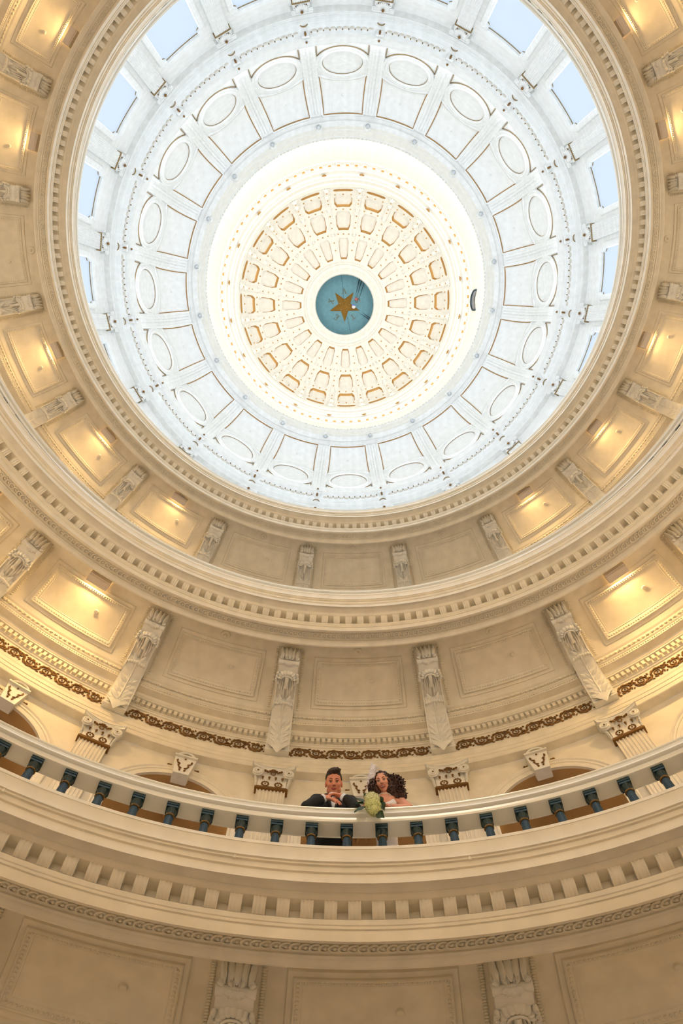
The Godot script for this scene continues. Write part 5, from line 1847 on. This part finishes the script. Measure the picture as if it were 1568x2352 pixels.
func build_man() -> void:
	var o := thing("person", "person in a black tuxedo and bow tie leaning on the rail with folded hands", "person", -2.98, 6.9, FLOOR2)
	var hd := Transform3D(Basis(Vector3.RIGHT, deg_to_rad(44)) * Basis(Vector3.BACK, deg_to_rad(2)), Vector3(0, 1.502, 0.36)).scaled_local(Vector3.ONE * 1.06)
	var b := MB.new()
	# skin: trunk with arms inside the clothes, neck, head and hands
	var g := SDF.new(Vector3(-0.36, 0.85, -0.2), Vector3(0.36, 1.56, 0.62), 0.014)
	g.cap(Vector3(0, 0.95, -0.02), Vector3(0, 1.26, 0.2), 0.11, 0.12, 0.03)
	g.cap(Vector3(-0.15, 1.33, 0.27), Vector3(0.15, 1.33, 0.27), 0.05, 0.05, 0.03)
	g.cap(Vector3(0, 1.32, 0.28), hd * Vector3(0, -0.06, -0.02), 0.058, 0.055, 0.03)
	for s in [-1.0, 1.0]:
		g.cap(Vector3(s * 0.19, 1.32, 0.28), Vector3(-0.265 if s < 0 else 0.218, 1.0, 0.44), 0.045, 0.036, 0.02)
		g.cap(Vector3(-0.265 if s < 0 else 0.218, 1.0, 0.44), Vector3(s * 0.085, 1.13 if s < 0 else 1.16, 0.452), 0.035, 0.026, 0.02)
	g.add_to(b)
	head_sdf(hd, false).add_to(b)
	g = SDF.new(Vector3(-0.15, 0.98, 0.36), Vector3(0.15, 1.28, 0.62), 0.0032)
	hand(g, Vector3(0.08, 1.165, 0.455), Vector3(-1.0, 0.10, 0.16), Vector3(0.05, 0.75, 0.65), 1.0, [0.55, 0.6, 0.62, 0.6], 1.0)
	hand(g, Vector3(-0.085, 1.135, 0.455), Vector3(0.80, -0.36, 0.10), Vector3(0.2, 0.5, 0.85), -1.0, [0.22, 0.26, 0.3, 0.34], 1.0)
	g.add_to(b)
	part("body", b.mesh(), M.skin, o)
	face_parts(o, hd, false)
	# hair
	g = SDF.new(hd.origin - Vector3.ONE * 0.17, hd.origin + Vector3.ONE * 0.17, 0.0045)
	g.ell(hd * Vector3(0, 0.052, -0.03), Vector3(0.083, 0.086, 0.098) * 1.06, hd.basis.orthonormalized(), 0.01)
	g.ell(hd * Vector3(0, 0.108, 0.018), Vector3(0.062, 0.03, 0.07) * 1.06, hd.basis.orthonormalized(), 0.03)
	g.ell(hd * Vector3(0.02, 0.125, 0.04), Vector3(0.05, 0.022, 0.04) * 1.06, hd.basis.orthonormalized(), 0.02)
	g.ell(hd * Vector3(0, -0.008, 0.10), Vector3(0.067, 0.095, 0.075) * 1.06, hd.basis.orthonormalized(), 0.01, true)
	g.ell(hd * Vector3(0, -0.12, 0.03), Vector3(0.12, 0.10, 0.12) * 1.06, hd.basis.orthonormalized(), 0.01, true)
	var nz := FastNoiseLite.new()
	nz.seed = 4; nz.frequency = 0.35
	g.rough(nz, 0.009)
	b = MB.new()
	g.add_to(b)
	part("hair", b.mesh(), M.hairm, o)
	# jacket
	g = SDF.new(Vector3(-0.38, 0.78, -0.26), Vector3(0.38, 1.45, 0.60), 0.012)
	for s in [-1.0, 1.0]:
		g.cap(Vector3(s * 0.07, 0.90, -0.03), Vector3(s * 0.08, 1.24, 0.19), 0.125, 0.135, 0.04)
		g.cap(Vector3(s * 0.06, 1.345, 0.275), Vector3(s * 0.18, 1.325, 0.275), 0.06, 0.062, 0.03)
		g.cap(Vector3(s * 0.18, 1.32, 0.275), Vector3(-0.268 if s < 0 else 0.22, 1.005, 0.435), 0.062, 0.05, 0.025)
		g.cap(Vector3(-0.268 if s < 0 else 0.22, 1.005, 0.435), Vector3(s * 0.135, 1.095 if s < 0 else 1.115, 0.45), 0.05, 0.05, 0.02)
	g.ell(Vector3(0, 1.38, 0.36), Vector3(0.075, 0.10, 0.09), Basis(Vector3.RIGHT, 0.5), 0.01, true)
	b = MB.new()
	g.add_to(b)
	part("jacket", b.mesh(), M.tux, o)
	# lapels
	b = MB.new()
	for s in [-1.0, 1.0]:
		b.tube([Vector3(s * 0.065, 1.385, 0.29), Vector3(s * 0.075, 1.32, 0.345), Vector3(s * 0.05, 1.25, 0.335), Vector3(s * 0.02, 1.16, 0.31)], [0.014, 0.024, 0.022, 0.01], 7)
	part("lapels", b.mesh(), M.tux, o)
	# shirt front, collar, cuffs
	g = SDF.new(Vector3(-0.14, 1.0, 0.16), Vector3(0.14, 1.46, 0.48), 0.006)
	g.ell(Vector3(0, 1.20, 0.245), Vector3(0.055, 0.15, 0.07), Basis(Vector3.RIGHT, 0.6), 0.01)
	g.cap(Vector3(0, 1.325, 0.27), Vector3(0, 1.365, 0.285), 0.066, 0.064, 0.015)
	b = MB.new()
	g.add_to(b)
	for s in [-1.0, 1.0]:
		var w := Vector3(s * 0.088, 1.132 if s < 0 else 1.158, 0.453)
		var e2 := Vector3(-0.268 if s < 0 else 0.22, 1.005, 0.435)
		b.tube([w.lerp(e2, 0.36), w.lerp(e2, 0.2), w.lerp(e2, 0.02), w.lerp(e2, 0.0)], [0.034, 0.036, 0.041, 0.031], 14)
	part("shirt", b.mesh(), M.shirt, o)
	b = MB.new()
	for s in [-1.0, 1.0]: b.ellipsoid(Vector3(s * 0.032, 1.318, 0.338), Vector3(0.03, 0.017, 0.012), 8, 6, Basis(Vector3.RIGHT, 0.6) * Basis(Vector3.BACK, s * 0.2))
	b.ellipsoid(Vector3(0, 1.318, 0.342), Vector3(0.01, 0.011, 0.012), 8, 6)
	part("bow_tie", b.mesh(), M.tux, o)
	# trousers and shoes
	g = SDF.new(Vector3(-0.28, 0.06, -0.26), Vector3(0.28, 1.02, 0.2), 0.014)
	for s in [-1.0, 1.0]:
		g.cap(Vector3(s * 0.085, 0.90, -0.04), Vector3(s * 0.10, 0.50, 0.01), 0.115, 0.082, 0.03)
		g.cap(Vector3(s * 0.10, 0.50, 0.01), Vector3(s * 0.11, 0.09, -0.06), 0.08, 0.062, 0.02)
	b = MB.new()
	g.add_to(b)
	part("trousers", b.mesh(), M.tux, o)
	b = MB.new()
	for s in [-1.0, 1.0]:
		b.tube([Vector3(s * 0.11, 0.05, -0.13), Vector3(s * 0.11, 0.06, -0.08), Vector3(s * 0.12, 0.045, 0.05), Vector3(s * 0.125, 0.035, 0.14), Vector3(s * 0.125, 0.03, 0.165)], [0.025, 0.05, 0.045, 0.034, 0.012], 10)
	part("shoes", b.mesh(), M.dark, o)

func build_woman() -> void:
	var o := thing("person", "person in a white dress with curly brown hair laughing beside the tuxedo", "person", 1.6, 6.9, FLOOR2)
	var hd := Transform3D(Basis(Vector3.UP, deg_to_rad(-12)) * Basis(Vector3.RIGHT, deg_to_rad(36)) * Basis(Vector3.BACK, deg_to_rad(4)), Vector3(-0.01, 1.475, 0.385))
	var b := MB.new()
	var g := SDF.new(Vector3(-0.34, 0.85, -0.2), Vector3(0.34, 1.56, 0.66), 0.012)
	g.cap(Vector3(0, 0.95, 0.0), Vector3(0, 1.16, 0.2), 0.09, 0.10, 0.03)
	for s in [-1.0, 1.0]:
		g.cap(Vector3(s * 0.05, 1.16, 0.2), Vector3(s * 0.05, 1.28, 0.29), 0.085, 0.065, 0.03)
	g.cap(Vector3(-0.13, 1.315, 0.29), Vector3(0.15, 1.315, 0.29), 0.042, 0.042, 0.03)
	g.cap(Vector3(0.0, 1.30, 0.295), hd * Vector3(0, -0.06, -0.025), 0.05, 0.047, 0.03)
	g.cap(Vector3(0.165, 1.31, 0.28), Vector3(0.225, 1.0, 0.425), 0.047, 0.04, 0.025)
	g.cap(Vector3(0.225, 0.995, 0.425), Vector3(0.03, 0.985, 0.455), 0.039, 0.027, 0.02)
	g.cap(Vector3(-0.15, 1.31, 0.29), Vector3(-0.225, 0.995, 0.41), 0.046, 0.038, 0.025)
	g.cap(Vector3(-0.225, 0.995, 0.41), Vector3(-0.165, 1.02, 0.50), 0.037, 0.026, 0.02)
	g.add_to(b)
	head_sdf(hd, true).add_to(b)
	g = SDF.new(Vector3(-0.24, 0.90, 0.38), Vector3(0.08, 1.2, 0.64), 0.0034)
	hand(g, Vector3(0.03, 0.985, 0.457), Vector3(-1.0, 0.12, 0.3), Vector3(0.05, 0.85, 0.5), 1.0, [0.5, 0.55, 0.6, 0.65], 0.95)
	hand(g, Vector3(-0.165, 1.025, 0.505), Vector3(0.55, 0.35, 0.15), Vector3(-0.4, 0.5, 0.75), -1.0, [0.9, 0.95, 1.0, 1.0], 0.95)
	g.add_to(b)
	part("body", b.mesh(), M.skinw, o)
	face_parts(o, hd, true)
	# dress: bodice with square neckline, straps, skirt
	g = SDF.new(Vector3(-0.24, 0.8, -0.2), Vector3(0.24, 1.36, 0.5), 0.009)
	g.cap(Vector3(0, 0.92, -0.01), Vector3(0, 1.10, 0.14), 0.105, 0.11, 0.03)
	for s in [-1.0, 1.0]:
		g.cap(Vector3(s * 0.055, 1.11, 0.17), Vector3(s * 0.058, 1.225, 0.26), 0.092, 0.08, 0.03)
		g.cap(Vector3(s * 0.085, 1.22, 0.31), Vector3(s * 0.055, 1.385, 0.315), 0.034, 0.02, 0.02)
	g.ell(Vector3(0, 1.40, 0.36), Vector3(0.062, 0.135, 0.16), Basis(Vector3.RIGHT, 0.5), 0.006, true)
	b = MB.new()
	g.add_to(b)
	part("bodice", b.mesh(), M.dress, o)
	b = MB.new()
	var p := PackedVector3Array()
	for i in 72:
		var a := TAU * i / 72.0
		for j in 12:
			var f := j / 11.0
			var r := lerpf(0.13, 0.33, pow(f, 0.8)) * (1.0 + 0.05 * f * sin(a * 13.0) + 0.03 * f * sin(a * 7.0 + 1.0))
			p.append(Vector3(r * cos(a), lerpf(0.97, 0.02, f), -0.03 + minf(r * sin(a) * 0.85, 0.19 + 0.012 * sin(a * 13.0))))
	b.grid(p, 72, 12, true, false)
	part("skirt", b.mesh(), M.dress, o)
	# pearl necklace
	b = MB.new()
	for i in 25:
		var a := -2.2 + 4.4 * i / 24.0
		b.ellipsoid(Vector3(0.0 + 0.068 * sin(a), 1.325 - 0.03 * cos(a), 0.325 + 0.065 * cos(a)), Vector3.ONE * 0.0062, 7, 5)
	part("necklace", b.mesh(), M.pearl, o)
	b = MB.new()
	for i in 10:
		var a := TAU * i / 10.0
		b.ellipsoid(Vector3(0.05, 0.985 + 0.032 * cos(a), 0.452 + 0.032 * sin(a)), Vector3.ONE * 0.006, 6, 4)
	part("bracelet", b.mesh(), M.pearl, o)
	# curly hair: a rough mass with coils over it
	g = SDF.new(hd.origin - Vector3(0.24, 0.28, 0.22), hd.origin + Vector3(0.34, 0.2, 0.18), 0.007)
	g.ell(hd * Vector3(0, 0.045, -0.03), Vector3(0.085, 0.088, 0.095), hd.basis, 0.01)
	g.ell(hd.origin + Vector3(0.085, -0.01, -0.05), Vector3(0.085, 0.12, 0.085), Basis.IDENTITY, 0.04)
	g.ell(hd.origin + Vector3(0.15, -0.09, -0.06), Vector3(0.08, 0.12, 0.07), Basis(Vector3.BACK, 0.5), 0.04)
	g.ell(hd.origin + Vector3(-0.075, -0.07, -0.05), Vector3(0.055, 0.12, 0.07), Basis.IDENTITY, 0.04)
	var nz := FastNoiseLite.new()
	nz.seed = 9; nz.frequency = 0.30
	g.rough(nz, 0.022)
	g.ell(hd * Vector3(-0.004, -0.014, 0.105), Vector3(0.060, 0.105, 0.10), hd.basis, 0.004, true)
	b = MB.new()
	g.add_to(b)
	part("hair", b.mesh(), M.hairw, o)
	b = MB.new()
	var rng := RandomNumberGenerator.new()
	rng.seed = 77
	for i in 120:
		var side := 1.0 if i % 5 < 3 else -1.0
		var st := hd.origin + Vector3(side * rng.randf_range(0.055, 0.10), rng.randf_range(-0.02, 0.10), rng.randf_range(-0.06, 0.045))
		if side < 0: st.x = hd.origin.x - rng.randf_range(0.06, 0.085)
		var en := st + (Vector3(rng.randf_range(0.05, 0.15), rng.randf_range(-0.24, -0.10), rng.randf_range(-0.05, 0.03)) if side > 0 else Vector3(rng.randf_range(-0.05, 0.005), rng.randf_range(-0.24, -0.12), rng.randf_range(-0.04, 0.03)))
		var path := []
		var turns := rng.randf_range(3.0, 5.0)
		var ph := rng.randf() * TAU
		for k in 30:
			var t := k / 29.0
			var m := st.lerp(en, t) + Vector3(side * 0.035 * sin(t * PI), 0.03 * sin(t * PI), 0.0)
			var a := ph + t * turns * TAU
			path.append(m + Vector3(cos(a) * 0.012, 0.0, sin(a) * 0.012))
		b.tube(path, [0.006], 4)
	part("curls", b.mesh(), M.hairw, o)
	# feathered fascinator with net
	var fb := hd * Transform3D(Basis(Vector3.BACK, -0.45) * Basis(Vector3.UP, -0.5), Vector3(-0.085, 0.085, 0.03))
	g = SDF.new(fb.origin - Vector3.ONE * 0.17, fb.origin + Vector3.ONE * 0.17, 0.006)
	g.ell(fb.origin, Vector3(0.03, 0.125, 0.05), fb.basis, 0.0)
	var nf := FastNoiseLite.new()
	nf.seed = 2; nf.frequency = 0.5
	g.rough(nf, 0.016)
	b = MB.new()
	g.add_to(b)
	for i in 26:
		var t := i / 25.0
		var q := fb * Vector3(-0.015, lerpf(-0.12, 0.12, t), 0.0)
		var dr := (fb.basis * Vector3(-0.6, lerpf(-0.5, 0.6, t), 0.25)).normalized()
		var ln := 0.022 + 0.032 * absf(sin(i * 2.3))
		b.tube([q, q + dr * ln * 0.6, q + dr * ln + Vector3(0, 0.006, 0)], [0.006, 0.004, 0.001], 4)
	part("fascinator", b.mesh(), M.feather, o)
	b = MB.new()
	var vp := PackedVector3Array()
	for i in 9:
		for j in 5:
			var u := i / 8.0; var v := j / 4.0
			vp.append(hd * (Vector3(lerpf(-0.09, 0.03, u), 0.09 + 0.07 * sin(u * PI) * (1.0 - v) + 0.02, 0.06 - 0.05 * v - 0.02 * u)))
	b.grid(vp, 9, 5)
	part("net", b.mesh(), M.veil, o)
	b = MB.new()
	b.ellipsoid(hd * Vector3(0.035, 0.105, 0.06), Vector3.ONE * 0.008, 8, 5)
	b.ellipsoid(hd * Vector3(-0.07, -0.035, 0.03), Vector3.ONE * 0.007, 8, 5)
	part("pearl_pins", b.mesh(), M.pearl, o)

func build_bouquet() -> void:
	var o := thing("bouquet", "bouquet of two pale green hydrangea heads with dark leaves over the rail", "bouquet", 0.42, 6.36, 5.86)
	var rng := RandomNumberGenerator.new()
	rng.seed = 5
	for q in [[Vector3(-0.005, 0.275, 0.01), Vector3(0.078, 0.075, 0.062)], [Vector3(0.0, 0.155, 0.03), Vector3(0.082, 0.07, 0.06)], [Vector3(0.008, 0.07, 0.035), Vector3(0.066, 0.055, 0.05)]]:
		var b := MB.new()
		b.ellipsoid(q[0], q[1] * 0.86, 14, 9)
		for i in 150:
			var y := 1.0 - 2.0 * (i + 0.5) / 150.0
			var a := i * 2.39996
			var d := Vector3(sqrt(1 - y * y) * cos(a), y, sqrt(1 - y * y) * sin(a))
			var c: Vector3 = q[0] + d * q[1] * rng.randf_range(0.88, 1.02)
			var t1 := d.cross(Vector3.UP if absf(d.y) < 0.9 else Vector3.RIGHT).normalized()
			var t2 := d.cross(t1)
			var sp := rng.randf() * TAU
			for k in 4:
				var an := sp + k * PI / 2
				var w := (t1 * cos(an) + t2 * sin(an))
				var w2 := (t2 * cos(an) - t1 * sin(an))
				var tip := c + w * 0.0125 + d * rng.randf_range(0.0, 0.006)
				var mid := c + w * 0.007 + d * 0.004
				b.tri(c, mid + w2 * 0.006, tip); b.tri(c, tip, mid - w2 * 0.006)
		var bl := part("hydrangea_head", b.mesh(), M.bloomb if q[0].y > 0.2 else M.bloom, o)
	for l in [[Vector3(0.062, 0.345, -0.02), -1.25, 1.0, 0.12], [Vector3(0.08, 0.25, -0.005), -1.35, 1.0, 0.12], [Vector3(-0.08, 0.31, -0.02), 0.9, 1.2, 0.13], [Vector3(-0.09, 0.235, 0.0), 2.2, 1.1, 0.11], [Vector3(-0.085, 0.20, 0.005), 2.7, 1.1, 0.10], [Vector3(-0.07, 0.12, 0.03), 3.5, 1.2, 0.12], [Vector3(0.03, 0.03, 0.035), -0.7, 1.2, 0.09], [Vector3(-0.03, 0.33, -0.03), 1.5, 1.0, 0.12]]:
		var b := MB.new()
		var bas := Basis(Vector3.BACK, l[1]) * Basis(Vector3.RIGHT, 0.35)
		var p := PackedVector3Array()
		for i in 9:
			var t := i / 8.0
			var w: float = 0.036 * l[2] * sin(PI * pow(t, 0.75)) * (1.0 + 0.08 * sin(t * 40.0))
			for j in 5:
				var v := j / 2.0 - 1.0
				p.append(l[0] + bas * Vector3(t * l[3], v * w, 0.010 * absf(v) - 0.02 * t * t))
		b.grid(p, 9, 5)
		part("leaf", b.mesh(), M.leaf, o)
	var b2 := MB.new()
	for i in 3: b2.tube([Vector3(-0.02 + 0.01 * i, 0.25, -0.03), Vector3(-0.05 + 0.012 * i, 0.30, -0.08), Vector3(-0.08 + 0.012 * i, 0.30, -0.14)], [0.005], 5)
	part("stems", b2.mesh(), M.leaf, o)

func _ready() -> void:
	make_camera()
	make_materials()
	bay_meshes()
	build_levels()
	build_balustrades()
	build_drum()
	build_lower_dome()
	build_top()
	build_man()
	build_woman()
	build_bouquet()
